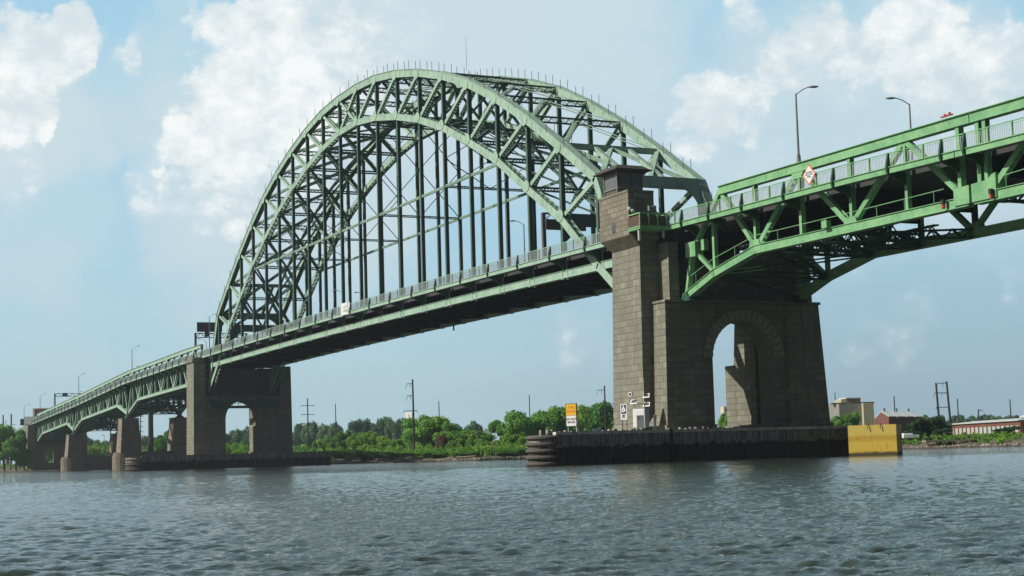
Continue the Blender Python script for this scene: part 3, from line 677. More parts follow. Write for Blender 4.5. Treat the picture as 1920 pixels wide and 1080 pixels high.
# ------------------------------------------------------------------ piers
def arch_wall(mb, x0, x1, y0, y1, z0, z1, ya, yb, zs, zlow=None):
    """solid wall between y0..y1 with a round headed opening ya..yb, spring zs"""
    zlow = z0 if zlow is None else zlow
    mb.box(x0, x1, y0, ya, z0, z1); mb.box(x0, x1, yb, y1, z0, z1)
    if zlow > z0: mb.box(x0, x1, ya, yb, z0, zlow)
    r = (yb-ya)/2; c = (ya+yb)/2; n = 16
    pr = [(c-r*math.cos(t), zs+r*math.sin(t)) for t in np.linspace(0, math.pi, n+1)]
    for (a, za), (b, zb_) in zip(pr[:-1], pr[1:]):
        mb.quadbox([(x0, a, za), (x1, a, za), (x1, b, zb_), (x0, b, zb_), (x0, a, z1), (x1, a, z1), (x1, b, z1), (x0, b, z1)])
def voussoirs(xf, ya, yb, zs, th=.85, proj=.06, sgn=1, depth=.5):
    mb = MB(); r = (yb-ya)/2; c = (ya+yb)/2; n = 19
    ts = np.linspace(0, math.pi, n+1)
    for a, b in zip(ts[:-1], ts[1:]):
        g = .012; a += g; b -= g
        P = [(c-r*math.cos(a), zs+r*math.sin(a)), (c-(r+th)*math.cos(a), zs+(r+th)*math.sin(a)), (c-(r+th)*math.cos(b), zs+(r+th)*math.sin(b)), (c-r*math.cos(b), zs+r*math.sin(b))]
        mb.plate([(xf-sgn*depth, p, q) for p, q in P], (sgn*(depth+proj), 0, 0))
    return mb
CV = 6.25
# near pier -------------------------------------------------
P1 = thing('stone_pier', 'tall near stone pier with a round arch opening and a watch house', 'bridge pier', (173.6, CV, 0))
mb = MB(); arch_wall(mb, 175.5, 178.35, 1.4, 11.1, 0.2, 14.8, 2.7, 9.8, 9.65, 2.4)
mb.taper(174.2, 178.95, -2.9, 1.4, .2, 174.2, 178.6, -2.45, 1.4, 14.8); mb.taper(174.2, 178.95, 11.1, 15.75, .2, 174.2, 178.6, 11.1, 15.0, 14.8)
for y0, y1 in ((-2.5, 2.2), (10.3, 15.0)): mb.box(168.8, 174.2, y0, y1, .2, 9.4); mb.taper(170.4, 174.2, y0, y1, 9.4, 170.9, 174.2, y0, y1, 14.2); mb.box(168.9, 174.2, y0, y1, 14.2, 14.8)
mb.build('pier_body', STONE, P1)
voussoirs(178.35, 2.7, 9.8, 9.65, 1.05, .12).build('arch_ring', stone('pale ring stone', (.47, .44, .35), (.34, .315, .24), (.13, .12, .09), bw=4, bh=3, streak=.4, moss=.3), P1)
mb = MB(); mb.box(174.0, 178.76, 2.35, 10.15, 14.8, 15.05); mb.box(168.7, 178.76, -2.55, 2.35, 14.8, 15.05); mb.box(168.7, 178.76, 10.15, 15.15, 14.8, 15.05); mb.build('string_course', STONE, P1)
mb = MB(); mb.box(174.4, 176.4, 1.4, 11.1, 15.05, 19.3); mb.build('upper_wall', STONE, P1)
for s_, nm in ((-1, 'near'), (1, 'far')):
    Y = lambda y: y if s_ < 0 else 2*CV-y
    def bxs(mb, x0, x1, y0, y1, z0, z1):
        a, b = sorted((Y(y0), Y(y1))); mb.box(x0, x1, a, b, z0, z1)
    mb = MB(); a, b = sorted((Y(-3.85), Y(-1.3))); A_, B_ = sorted((Y(-3.5), Y(-1.3)))
    mb.taper(170.3, 176.3, a, b, 0.2, 170.75, 176.1, A_, B_, 20.4); mb.build('pilaster', STONE, P1)
    mb = MB(); bxs(mb, 176.0, 178.0, -1.55, -.45, 15.05, 20.6); bxs(mb, 168.9, 176.3, -1.4, -.4, 15.05, 20.6); mb.build('upper_buttress', STONE, P1)
    if s_ < 0:
        mb = MB()
        mb.taper(170.75, 176.1, -3.5, -1.75, 20.4, 170.45, 176.6, -4.6, -1.75, 21.4); mb.build('corbel', STONE2, P1)
        mb = MB(); mb.box(170.45, 176.15, -4.6, -1.80, 21.4, 25.55); mb.box(176.15, 177.0, -4.0, -1.9, 20.9, 22.0); tw = mb.build('tower_shaft', STONE2, P1)
        mb = MB(); mb.box(170.4, 176.2, -4.65, -1.78, 25.55, 25.75); mb.build('parapet_coping', STONE2, P1)
        # watch house with windows and flat roof
        mb = MB(); mb.box(171.4, 174.1, -4.45, -1.75, 25.75, 28.0); hs = mb.build('watch_house', plain('dull house cladding', (.10, .09, .075), .8), P1)
        for x0, x1 in ((171.55, 173.9),):
            mb = MB(); mb.box(x0, x1, -4.49, -4.44, 26.35, 27.75); sub(mb, 'window_pane', plain('greenish window pane', (.16, .17, .16), .2), hs, P1)
        for y0, y1 in ((-4.3, -3.2), (-3.05, -2.05)):
            mb = MB(); mb.box(174.08, 174.14, y0, y1, 26.35, 27.75); sub(mb, 'window_pane', GLASS, hs, P1)
        mb = MB()
        for x in (171.45, 174.0): mb.box(x-.07, x+.07, -4.56, -4.44, 25.75, 28.0)
        mb.box(171.4, 174.12, -4.55, -4.44, 26.2, 26.35); mb.box(174.09, 174.2, -4.45, -1.8, 26.2, 26.35)
        sub(mb, 'window_mullions', plain('grey green frame', (.17, .19, .16), .6), hs, P1)
        mb = MB(); mb.taper(170.5, 174.9, -5.1, -1.2, 28.0, 171.2, 174.2, -4.5, -1.8, 28.5); mb.box(170.4, 175.0, -5.2, -1.1, 27.93, 28.03); mb.build('flat_roof', plain('dark roofing', (.07, .06, .05), .9), P1)
        mb = MB()
        mb.box(176.2, 176.28, -4.1, -3.0, 25.0, 25.5); mb.build('vent_panel', GREYM, P1)
        mb = MB(); mb.box(176.2, 176.3, -3.7, -2.9, 23.7, 24.6); mb.build('door', plain('door brown', (.13, .10, .08), .6), P1)
        # balcony on the channel side
        mb = MB(); mb.box(176.2, 178.6, -4.8, -1.9, 21.65, 21.85)
        bl = mb.build('balcony', FLANK, P1)
        mb = MB(); mb.box(178.45, 178.52, -4.8, -1.9, 21.95, 22.95); mb.box(176.3, 178.5, -4.8, -4.74, 21.95, 22.95); sub(mb, 'balcony_panel', plain('rusty mesh panel', (.10, .06, .04), .8), bl, P1)
        mb = MB()
        for y in (-4.8, -3.85, -2.9, -1.95): mb.box(178.5, 178.62, y-.06, y+.06, 21.7, 23.2)
        for z in (21.9, 23.15): mb.beam((178.56, -4.85, z), (178.56, -1.9, z), .1, .12); mb.beam((176.3, -4.8, z), (178.6, -4.8, z), .1, .12)
        sub(mb, 'balcony_rail', FLANK, bl, P1)
        mb = MB(); mb.tube([(178.0, -4.6, 21.6), (178.0, -4.6, 20.6)], .14, 8); mb.tube([(178.2, -2.1, 21.6), (178.2, -2.1, 20.9)], .12, 8); mb.build('downpipe', GALV, P1)
        # floodlights and white fixtures
        mb = MB()
        for k_, (x, y, z) in enumerate(((176.5, -4.75, 23.85), (176.9, -4.6, 23.6))): mb.tube([(x, y, z), (x+.45, y-.15, z-.1)], .15, 8)
        mb.build('floodlight', WHITE, P1)
        mb = MB()
        for y in (-3.2, -2.75): mb.box(177.6, 177.9, y-.16, y+.16, 23.5, 24.0)
        mb.build('control_box', GREYM, P1)
        mb = MB(); mb.box(176.19, 176.25, -4.3, -4.0, 22.6, 23.2); mb.build('small_window', GLASS, P1)
        mb = MB(); mb.box(172.9, 173.5, -4.64, -4.59, 22.0, 22.8); mb.build('small_window', GLASS, P1)
        mb = MB(); mb.tube([(170.3, -4.2, 23.0), (170.3, -4.2, 23.5)], .22, 10); mb.tube([(169.9, -4.2, 22.75), (170.35, -4.2, 22.7)], .16, 8); mb.tube([(170.25, -4.2, 23.5), (170.25, -4.2, 22.3)], .1, 6); mb.build('signal_horn', WHITE, P1)
    else:
        mb = MB(); mb.box(170.7, 176.15, Y(-1.3), Y(-3.55), 20.4, 20.9); mb.build('parapet_coping', STONE2, P1)
mb = MB(); mb.taper(168.6, 179.1, -3.1, 2.4, 0, 168.7, 179.0, -3.0, 2.5, 3.35); mb.build('plinth', STONE, P1); mb = MB(); mb.taper(168.6, 179.1, 10.1, 16.0, 0, 168.7, 179.0, 10.0, 15.85, 3.35); mb.build('plinth', STONE, P1)
mb = MB(); mb.taper(176.5, 178.6, -3.6, -2.4, 3.3, 177.3, 178.2, -2.9, -2.4, 4.9); mb.build('buttress_spur', STONE, P1)
for v in (0, WT):
    mb = MB(); mb.box(168.9, 170.4, v-.6, v+.6, 14.9, 15.0)
    mb.plate([(168.9, v-.5, 14.95), (170.2, v-.5, 14.95), (169.8, v-.5, 15.5), (169.2, v-.5, 15.5)], (0, 1.0, 0)); mb.build('bearing_shoe', GREEN_SHADE, P1)
# far arch pier ---------------------------------------------
P0 = thing('stone_pier', 'far stone pier whose round arch opening is crossed by a railed platform', 'bridge pier', (-1.0, CV, 0))
P0b = MB(); arch_wall(P0b, -4.0, 1.5, -1.3, 13.8, .2, 14.2, 2.7, 9.8, 9.65, 2.4)
for y0, y1 in ((-1.3, 2.2), (10.3, 13.8)): P0b.box(-8.6, -4.0, y0, y1, .2, 14.2)
P0b.build('pier_body', STONE, P0)
mb = MB(); mb.box(-3.9, -1.6, -1.3, 13.8, 14.2, 19.8); mb.build('upper_wall', STONE, P0)
voussoirs(1.5, 2.7, 9.8, 9.65, .8, .05).build('arch_ring', STONE, P0)
for s_ in (-1, 1):
    Y = lambda y: y if s_ < 0 else 2*CV-y
    a, b = sorted((Y(-3.8), Y(-1.3))); A_, B_ = sorted((Y(-3.6), Y(-1.3)))
    mb = MB(); mb.taper(-4.2, 1.8, a, b, .2, -4.0, 1.7, A_, B_, 20.9 if s_ < 0 else 20.0); mb.build('pilaster', STONE, P0)
    if s_ < 0:
        mb = MB(); mb.box(-4.3, 1.95, -3.9, -1.4, 20.9, 21.5); mb.box(-4.1, 1.8, -3.7, -1.5, 21.5, 21.8); mb.build('pilaster_cap', STONE2, P0)
mb = MB(); mb.box(1.5, 2.7, -1.0, 13.6, 11.7, 12.2)
pf = mb.build('platform', GREEN_SHADE, P0)
mb = MB()
for z in (12.7, 13.2): mb.beam((2.6, -1.0, z), (2.6, 13.6, z), .12, .12)
for y in np.linspace(-1, 13.6, 13): mb.box(2.56, 2.64, y-.04, y+.04, 12.1, 13.2)
sub(mb, 'platform_rail', GREEN_SHADE, pf, P0)
for v in (0, WT):
    mb = MB(); mb.plate([(0, v-.5, 14.2), (1.3, v-.5, 14.2), (.9, v-.5, 15.1), (.3, v-.5, 15.1)], (0, 1.0, 0)); mb.build('bearing_shoe', GREEN_SHADE, P0)
mb = MB(); mb.taper(-8.3, 1.9, -1.5, 2.5, 0, -8.1, 1.7, -1.4, 2.6, 3.1); mb.build('plinth', STONE, P0); mb = MB(); mb.taper(-8.3, 1.9, 10.0, 14.0, 0, -8.1, 1.7, 9.9, 13.9, 3.1); mb.build('plinth', STONE, P0)
# low piers under the approach -------------------------------
def low_pier(u, ztop, zb0, label):
    T = thing('approach_pier', label, 'bridge pier', (u, CV, 0), 'low stone piers of the approach')
    for v, g in ((0.0, -1), (WT, 1)):
        mb = MB(); mb.taper(u-2.9, u+2.9, v-2.5, v+2.5, zb0, u-2.3, u+2.3, v-2.0, v+2.0, ztop-.7); mb.box(u-2.4, u+2.4, v-2.1, v+2.1, ztop-.7, ztop-.45); mb.build('column', CONCP, T)
        mb = MB(); pr = [(u+2.9*math.cos(t), v+g*.6+g*3.4*abs(math.sin(t))) for t in np.linspace(0, math.pi, 11)]
        if g < 0: pr = pr
        pr2 = [(x, y) for x, y in pr]+[(u-2.9, v-g*2.2), (u+2.9, v-g*2.2)]
        mb.prism(pr2, -.5, zb0-.6); mb.prism([(x, (y-v)*.93+v) for x, y in pr2], zb0-.6, zb0); mb.build('rounded_base', CONCP, T)
        mb = MB(); mb.box(u-1.0, u+1.0, v-.8, v+.8, ztop-.45, ztop-.1); mb.plate([(u-.7, v-.5, ztop-.1), (u+.7, v-.5, ztop-.1), (u+.2, v-.5, ztop+.7), (u-.2, v-.5, ztop+.7)], (0, 1, 0)); mb.build('bearing', GREEN_SHADE, T)
    mb = MB(); mb.box(u-1.9, u+1.9, 2.0, WT-2.0, -.5, zb0+.1); mb.build('crash_wall', CONCP, T)
    return T
low_pier(-79.2, 12.9, 4.2, 'low stone approach pier with two columns, just left of the far arch pier')
low_pier(-155.4, 10.8, 3.9, 'low stone approach pier with two columns, nearest the left bank')
P3 = thing('abutment_pier', 'stone end pier at the left bank with openings, where the truss spans stop', 'bridge pier', (-228, CV, 0))
mb = MB(); mb.taper(-231.5, -225.5, -3.6, -.9, 0, -231, -226, -3.2, -.9, GTL(-228)-3.4); mb.build('pilaster', CONCP, P3)
mb = MB(); mb.taper(-231.5, -225.5, WT+.9, WT+3.6, 0, -231, -226, WT+.9, WT+3.2, GTL(-228)-3.4); mb.build('pilaster', CONCP, P3)
mb = MB(); arch_wall(mb, -231, -226.3, -.9, WT+.9, 0, 9.0, 2.4, 5.6, 6.0, 2.6); mb.build('pier_body', CONCP, P3)
mb = MB(); mb.box(-231, -228.2, -.9, WT+.9, 9.0, GTL(-228)-4.9); mb.build('upper_wall', CONCP, P3)
# round column behind the far pier, seen under the span
# ------------------------------------------------------------------ timber fenders
F1 = thing('pier_fender', 'long dark timber fender at the near stone pier with a ringed nose', 'fender', (175, 0, 0))
def nose(uf, vn_, w, r=2.6, n=8):
    pts = []
    for t in np.linspace(0, math.pi, 2*n+1): pts.append((uf-w/2+w/2*math.cos(t), vn_+w/2-w/2*math.sin(t)*1.0))
    return pts
UF = 180.6; NV = -17.0; NW = 3.6
mb = MB(); pl = nose(UF, NV, NW)
mb.prism(pl+[(167.0, -4.2), (167.0, 16.5), (UF, 16.5)], -1.0, 2.65); mb.build('fender_wall', TIMBER, F1)
# planks standing proud
mb = MB(); yy = -15.2
rr = random.Random(3)
while yy < 16.4:
    w = rr.uniform(.24, .36); d = rr.uniform(.0, .07); mb.box(UF+.004, UF+.06+d, yy, yy+w-.03, -.6, 2.64); yy += w
mb.build('plank_facing', TIMBER, F1)
mb = MB(); mb.box(UF-.4, UF+.22, -15.4, 16.5, 2.66, 2.92); mb.build('cap_timber', plain('pale worn cap beam', (.52, .50, .45), .9, var=.35, scale=1.2), F1)
mb = MB(); mb.box(UF+.135, UF+.28, -15.4, 16.5, 1.55, 1.75); mb.build('wale', TIMBER, F1)
for k_, z in enumerate((.15, .72, 1.3, 1.88, 2.45)):
    mb = MB(); pts = [(x+(x-(UF-NW/2))*.05, y-.08, z) for x, y in nose(UF, NV, NW)]
    mb.tube(pts, .17, 7); mb.build('rubbing_ring', plain('worn rubber ring', (.10, .085, .075), .8) if k_ == 0 else bpy.data.materials['worn rubber ring'], F1)
mb = MB(); rr = random.Random(5)
for i in range(34):
    y = -16.5+i*.62+rr.uniform(-.1, .1); mb.box(UF-1.0, UF-.6, y, y+rr.uniform(.12, .35), 2.64, 2.95+rr.uniform(0, .22))
mb.build('pile_heads', TIMBER, F1)
mb = MB(); mb.box(UF+.12, UF+.34, -3.75, -3.55, -.3, 3.0); mb.build('ladder_post', BLACK, F1)
Yp = thing('yellow_dolphin', 'tide-stained yellow steel box standing at the right end of the dark timber fender', 'dolphin', (184.6, 16.4, 0))
mb = MB(); mb.prism([(184.4, 13.4), (187.6, 16.45), (184.9, 19.3), (181.7, 16.3)], -1, 2.85); yb = mb.build('fender_box', YELLOW, Yp)
mb = MB()
for t_ in (.42, .68):
    x = 184.4+3.2*t_; y0 = 13.4+3.05*t_; mb.tube([(x-.8, y0+.9, 2.85), (x-.4, y0+.4, 2.95), (x+.06, y0-.06, 2.85), (x+.08, y0-.1, 2.4)], .03, 6)
mb.build('mooring_rope', BLACK, Yp)
F0 = thing('pier_fender', 'long dark timber fender wall at the foot of the far arch pier', 'fender', (3, 4, 0))
UF0 = 6.0
mb = MB(); pl = nose(UF0, -17.3, 5.0)
mb.prism(pl+[(-11, -5), (-11, 22.8), (UF0, 22.8)], -1, 2.5); mb.build('fender_wall', TIMBER, F0)
mb = MB(); mb.box(UF0-.3, UF0+.15, -14.8, 22.8, 2.51, 2.75); mb.build('cap_timber', TIMBER, F0)
mb = MB(); yy = -14.6
while yy < 22.6:
    w = rr.uniform(.3, .5); mb.box(UF0+.004, UF0+.08+rr.uniform(0, .06), yy, yy+w-.05, -.5, 2.5); yy += w
mb.build('plank_facing', TIMBER, F0)
for z in (.3, 1.2, 2.1):
    mb = MB(); mb.tube([(x, y, z) for x, y in nose(UF0, -17.3, 5.0)], .16, 6); mb.build('rubbing_ring', bpy.data.materials['worn rubber ring'], F0)

# ------------------------------------------------------------------ lettering
def text_mesh(name, s, size, mat, root_part, root, origin, xdir, ydir, off=.0, bold=0.0, align='CENTER'):
    cu = bpy.data.curves.new('t', 'FONT'); cu.body = s; cu.size = size; cu.align_x = align; cu.align_y = 'CENTER'; cu.offset = bold; cu.extrude = .008; cu.space_line = 1.0
    o = bpy.data.objects.new('t', cu); COL.objects.link(o)
    dg = bpy.context.evaluated_depsgraph_get(); me = bpy.data.meshes.new_from_object(o.evaluated_get(dg)); bpy.data.objects.remove(o)
    X = np.array(xdir, float); Y = np.array(ydir, float); Zv = np.cross(X, Y); co = np.empty(len(me.vertices)*3); me.vertices.foreach_get('co', co); co = co.reshape(-1, 3)
    P = np.array(origin)+co[:, :1]*X+co[:, 1:2]*Y+(co[:, 2:3]+off)*Zv-np.array(root.location)
    me.vertices.foreach_set('co', P.ravel()); me.materials.clear(); me.materials.append(mat); me.update()
    ob = bpy.data.objects.new(name, me); COL.objects.link(ob); ob.parent = root_part; return ob
def face_axes(az):   # sign facing direction azimuth vector (towards viewer)
    n = np.array((math.cos(az), math.sin(az), 0)); return np.cross((0, 0, 1), n), np.array((0, 0, 1.0)), n
def board(root, c, w, h, th, az, name, mat, tilt=0):
    X, Y, Nn = face_axes(az); c = np.array(c, float); mb = MB(); p = []
    for sN in (-1, 0):
        for a, b in ((-1, -1), (1, -1), (1, 1), (-1, 1)): p.append(c+X*a*w/2+Y*b*h/2+Nn*th*sN)
    mb.quadbox(p); return mb.build(name, mat, root)
AZC = math.atan2(CAM[1]+12, CAM[0]-178)
# amber and white warning sign on the fender nose
AZC = R_(-62)
T = thing('warning_sign', 'amber and white warning board with black lettering on the fender nose', 'sign', (179.8, -13.3, 2.65))
az = AZC; X, Y, Nn = face_axes(az)
b0 = board(T, (179.8, -13.3, 4.42), 1.22, 2.02, .08, az, 'board_frame', plain('brown frame', (.09, .05, .02), .7))
b1 = board(T, np.array((179.8, -13.3, 4.88))+Nn*.02, 1.04, .98, .02, az, 'amber_panel', ORANGE); b2 = board(T, np.array((179.8, -13.3, 3.90))+Nn*.02, 1.04, .92, .02, az, 'white_panel', WHITE)
DOR = plain('dark orange letters', (.60, .22, .01), .5)
text_mesh('lettering', 'THIS\nZONE', .34, DOR, b1, T, np.array((179.8, -13.3, 4.9)), X, Y, .022, .006)
text_mesh('lettering', 'DO NOT\nMOOR', .27, plain('black letters', (.02, .02, .02), .5), b2, T, np.array((179.8, -13.3, 3.9)), X, Y, .022, .006)
mb = MB(); [mb.tube([np.array((179.8, -13.3, 2.6))+X*s_*.45-Nn*.14, np.array((179.8, -13.3, 5.45))+X*s_*.45-Nn*.14], .05, 6) for s_ in (-1, 1)]; mb.build('sign_posts', GALV, T)
mb = MB(); mb.tube([np.array((179.8, -13.3, 3.65))+X*.72, np.array((179.8, -13.3, 3.9))+X*.72], .1, 8); mb.tube([np.array((179.8, -13.3, 2.65))+X*.72, np.array((179.8, -13.3, 3.65))+X*.72], .04, 6); mb.build('marker_light', DARK, T)
# navy and white sign with the round emblem
T = thing('information_sign', 'narrow navy and white sign on two brown posts by the foot of the near pier', 'sign', (179.9, -8.0, 2.65))
c = np.array((179.9, -8.0, 4.62))
b0 = board(T, c, .70, 1.42, .06, az, 'sign_board', WHITE); b1 = board(T, c+Y*.22+Nn*.012, .50, .80, .012, az, 'navy_panel', NAVY); b2 = board(T, c-Y*.40+Nn*.012, .30, .26, .012, az, 'navy_block', NAVY)
mb = MB(); cc = c+Y*.16+Nn*.024
mb.plate([cc+X*.21*math.cos(t)+Y*.21*math.sin(t) for t in np.linspace(0, 2*math.pi, 21)[:-1]], Nn*.01); mb.plate([cc+X*-.13+Y*.12, cc+X*.13+Y*.12, cc+X*.03+Y*.44, cc+X*-.03+Y*.44], Nn*.012)
mb.build('white_emblem', WHITE, T).parent = b1
mb = MB(); mb.plate([cc+Nn*.014+X*.055*math.cos(t)+Y*.055*math.sin(t) for t in np.linspace(0, 2*math.pi, 13)[:-1]], Nn*.01); mb.build('emblem_dot', NAVY, T).parent = b1
mb = MB(); mb.plate([c-Y*.36+X*.02+Nn*.026, c-Y*.36+X*.13+Nn*.026, c-Y*.44+X*.13+Nn*.026, c-Y*.44+X*.02+Nn*.026], Nn*.008); mb.build('white_arrow', WHITE, T).parent = b2
mb = MB(); [mb.tube([c-Y*2.0+X*s_*.24-Nn*.1, c+Y*.6+X*s_*.24-Nn*.1], .045, 6) for s_ in (-1, 1)]; mb.build('sign_posts', plain('brown post', (.09, .06, .025), .8), T)
# white cabinet
T = thing('equipment_cabinet', 'white enamelled equipment cabinet on a stand, right of the navy sign', 'cabinet', (180.0, -6.2, 2.65))
cX, cY, cN = face_axes(AZC); cc0 = np.array((180.05, -6.35, 4.0)); cb_ = board(T, cc0+cN*.3, 1.25, 1.7, .75, AZC, 'cabinet_body', WHITE)
board(T, cc0+cN*.33, 1.12, 1.55, .03, AZC, 'cabinet_door', WHITE).parent = cb_
board(T, cc0+cN*.37, .07, .2, .04, AZC, 'door_handle', GREYM).parent = cb_
mb = MB(); [mb.box(x-.06, x+.06, y-.06, y+.06, 2.62, 3.15) for x in (179.6, 180.25) for y in (-6.8, -5.8)]; mb.build('cabinet_legs', GREYM, T)
T = thing('instrument_mast', 'slim instrument mast with tilted solar panels and a round sensor behind the white cabinet', 'mast', (179.4, -5.6, 2.65))
mb = MB(); mb.tube([(179.4, -5.55, 2.6), (179.4, -5.55, 6.4)], .045, 6); mb.tube([(179.4, -5.55, 6.3), (179.4, -5.55, 7.7)], .025, 6); mb.tube([(179.4, -5.55, 6.2), (179.4, -5.55, 6.5)], .09, 8); mb.tube([(179.4, -6.6, 2.6), (179.4, -6.6, 5.9)], .05, 6); mb.beam((179.4, -6.6, 5.3), (179.4, -5.4, 5.3), .05, .05); mb.build('mast_pole', GALV, T)
for y, z in ((-5.35, 6.05), (-5.35, 5.25), (-6.7, 5.5)):
    mb = MB(); X, Y, Nn = face_axes(az); c = np.array((179.55, y, z)); mb.plate([c-X*.36-Y*.18+Nn*.15, c+X*.36-Y*.18+Nn*.15, c+X*.30+Y*.18-Nn*.05, c-X*.30+Y*.18-Nn*.05], (0, 0, .04)); p_ = mb.build('solar_panel', WHITE, T)
    mb = MB(); mb.plate([c-X*.26-Y*.11+Nn*.13+(0, 0, .045), c+X*.26-Y*.11+Nn*.13+(0, 0, .045), c+X*.22+Y*.12-Nn*.02+(0, 0, .045), c-X*.22+Y*.12-Nn*.02+(0, 0, .045)], (0, 0, .02)); sub(mb, 'solar_cells', BLACK, p_, T)
mb = MB(); c = np.array((179.6, -6.95, 6.2)); mb.tube([c, c+Nn*.25], .22, 12); s0 = mb.build('round_sensor', WHITE, T); mb = MB(); mb.tube([c+Nn*.25, c+Nn*.27], .12, 12); sub(mb, 'sensor_lens', BLACK, s0, T)
T = thing('vent_pipe', 'short white pipe with a bulb top beside the white cabinet', 'pipe', (180.2, -4.9, 2.65))
mb = MB(); mb.tube([(180.2, -4.95, 2.6), (180.2, -4.95, 3.9)], .12, 8); mb.tube([(180.2, -4.95, 2.75), (180.2, -4.6, 2.75)], .12, 8); mb.build('pipe_body', WHITE, T); mb = MB(); mb.tube([(180.2, -4.95, 3.9), (180.2, -4.95, 4.3)], .16, 10); mb.build('pipe_cap', WHITE, T)
T = thing('fender_light', 'small white tilted light box lying on the fender between the two signs', 'light', (180.2, -10.9, 2.95))
mb = MB(); mb.beam((180.2, -11.4, 3.0), (180.2, -10.6, 3.14), .2, .22); mb.build('light_box', WHITE, T); mb = MB(); mb.box(180.15, 180.25, -11.1, -10.9, 2.9, 3.0); mb.build('light_foot', GREYM, T)
# diamond channel sign on the right span
T = thing('diamond_sign', 'white diamond sign with an orange border hanging on the railing of the right truss span', 'sign', (201, -1.95, 22.8))
az2 = math.atan2(CAM[1]+2, CAM[0]-201)-.25; X, Y, Nn = face_axes(-math.pi/2+.15); c = np.array((201.0, -2.0, 22.88))
def dia(w, h, off, nm, m, par=None):
    mb = MB(); mb.plate([c+X*w+Nn*off, c+Y*h+Nn*off, c-X*w+Nn*off, c-Y*h+Nn*off], Nn*.02); o = mb.build(nm, m, T)
    if par is not None: o.parent = par
    return o
d0 = dia(.72, .90, 0, 'sign_border', SIGNR); d1 = dia(.60, .74, .021, 'sign_face', WHITE, d0)
text_mesh('lettering', 'DANGER\nSHALLOW\nAREA', .18, plain('black letters2', (.03, .03, .03), .5), d0, T, c, X, Y, .044, .003)
# white sign on the arch railing
T = thing('railing_sign', 'tall white sign with small dark marks on the railing of the arch span', 'sign', (87.2, -1.9, 22.9))
X, Y, Nn = face_axes(-math.pi/2+.1); c = np.array((87.2, -1.92, 23.1)); b0 = board(T, c, 3.0, 1.75, .06, -math.pi/2+.1, 'sign_board', WHITE)
text_mesh('lettering', '61 FT\nCLEAR', .52, plain('grey letters', (.25, .25, .24), .5), b0, T, c, X, Y, .01, .0)
mb = MB(); mb.beam((86.2, -1.85, 22.0), (86.2, -1.85, 24.0), .06, .06, (1, 0, 0)); mb.beam((88.2, -1.85, 22.0), (88.2, -1.85, 24.0), .06, .06, (1, 0, 0)); mb.build('sign_brackets', GREYM, T)
# ------------------------------------------------------------------ lamps
def lamp(label, base, top, arm, group='street lamps along the bridge'):
    base = np.array(base, float); T = thing('street_lamp', label, 'street lamp', tuple(base), group)
    h = top; ax = np.array(arm, float)*.62
    mb = MB(); mb.tube([base, base+(0, 0, h)], .11, 8, .07); mb.tube([base, base+(0, 0, .7)], .2, 8, .16); mb.build('lamp_pole', GREYM, T)
    mb = MB(); p = [base+(0, 0, h-.1)+ax*t+np.array((0, 0, .75))*(1-(1-t)**2)*np.linalg.norm(ax)/1.7 for t in np.linspace(0, .8, 6)]; mb.tube(p, .045, 6); mb.build('lamp_arm', GREYM, T)
    e = p[-1]; d = ax/np.linalg.norm(ax); mb = MB(); L_ = .8; mb.tube([e-d*.1, e+d*.15, e+d*.45, e+d*.75], .12, 10); vv = np.array(mb.v); 
    for i, rr_ in enumerate((.07, .15, .18, .08)): 
        q = vv[i*10:(i+1)*10]; cc_ = q.mean(0); vv[i*10:(i+1)*10] = cc_+(q-cc_)*rr_/.12*np.array((1, 1, .6))
    mb.v = [tuple(x) for x in vv]; mb.build('lamp_head', GREYM, T); return T
lamp('tall street lamp above the diamond sign, its arm to the right', (196.95, 0.0, 24.7), 5.9, (1.2, 2.0, 0))
lamp('street lamp behind the right truss span, its arm to the left', (197.0, 12.0, 21.8), 8.8, (-1.2, -2.2, 0))
lamp('street lamp at the left end of the arch span, next to the sign gantry', (-2.2, .6, 22.0), 8.2, (1.6, 1.8, 0))
lamp('street lamp on the approach span nearest the far arch pier', (-77.5, .6, 21.0), 8.2, (2.4, 2.2, 0))
lamp('street lamp on the middle approach span', (-152.0, .6, 18.3), 8.6, (2.4, 2.2, 0))
lamp('street lamp above the leftmost stone pier', (-225.0, .6, 15.6), 9.0, (2.6, 2.2, 0))
lamp('street lamp on the low viaduct at the far left', (-262, .6, 14.0), 8.6, (2.6, 2.2, 0))
for i, (u, txt) in enumerate(((-50, 'lamp head just above the girder of the approach span beside the far pier'), (-118, 'lamp head just above the girder of the middle approach span'), (-205, 'far kerb lamp leaning toward the dark maroon board'))):
    lamp(txt, (u, 12.0, EDL(u)), 7.6 if i < 2 else 8.0, (-2.4, -2.2, 0))
lamp('far kerb lamp between the arch hangers, left of the white railing sign', (47.5, 11.9, 22.3), 7.5, (-1.6, -2.4, 0))
lamp('far kerb lamp between the arch hangers, right of the white railing sign', (56.6, 11.9, 22.4), 6.4, (-1.0, -1.2, 0))
lamp('far kerb lamp whose head shows left of the dark overhead sign gantry', (119.6, 11.9, 22.4), 9.0, (-1.0, -2.0, 0))
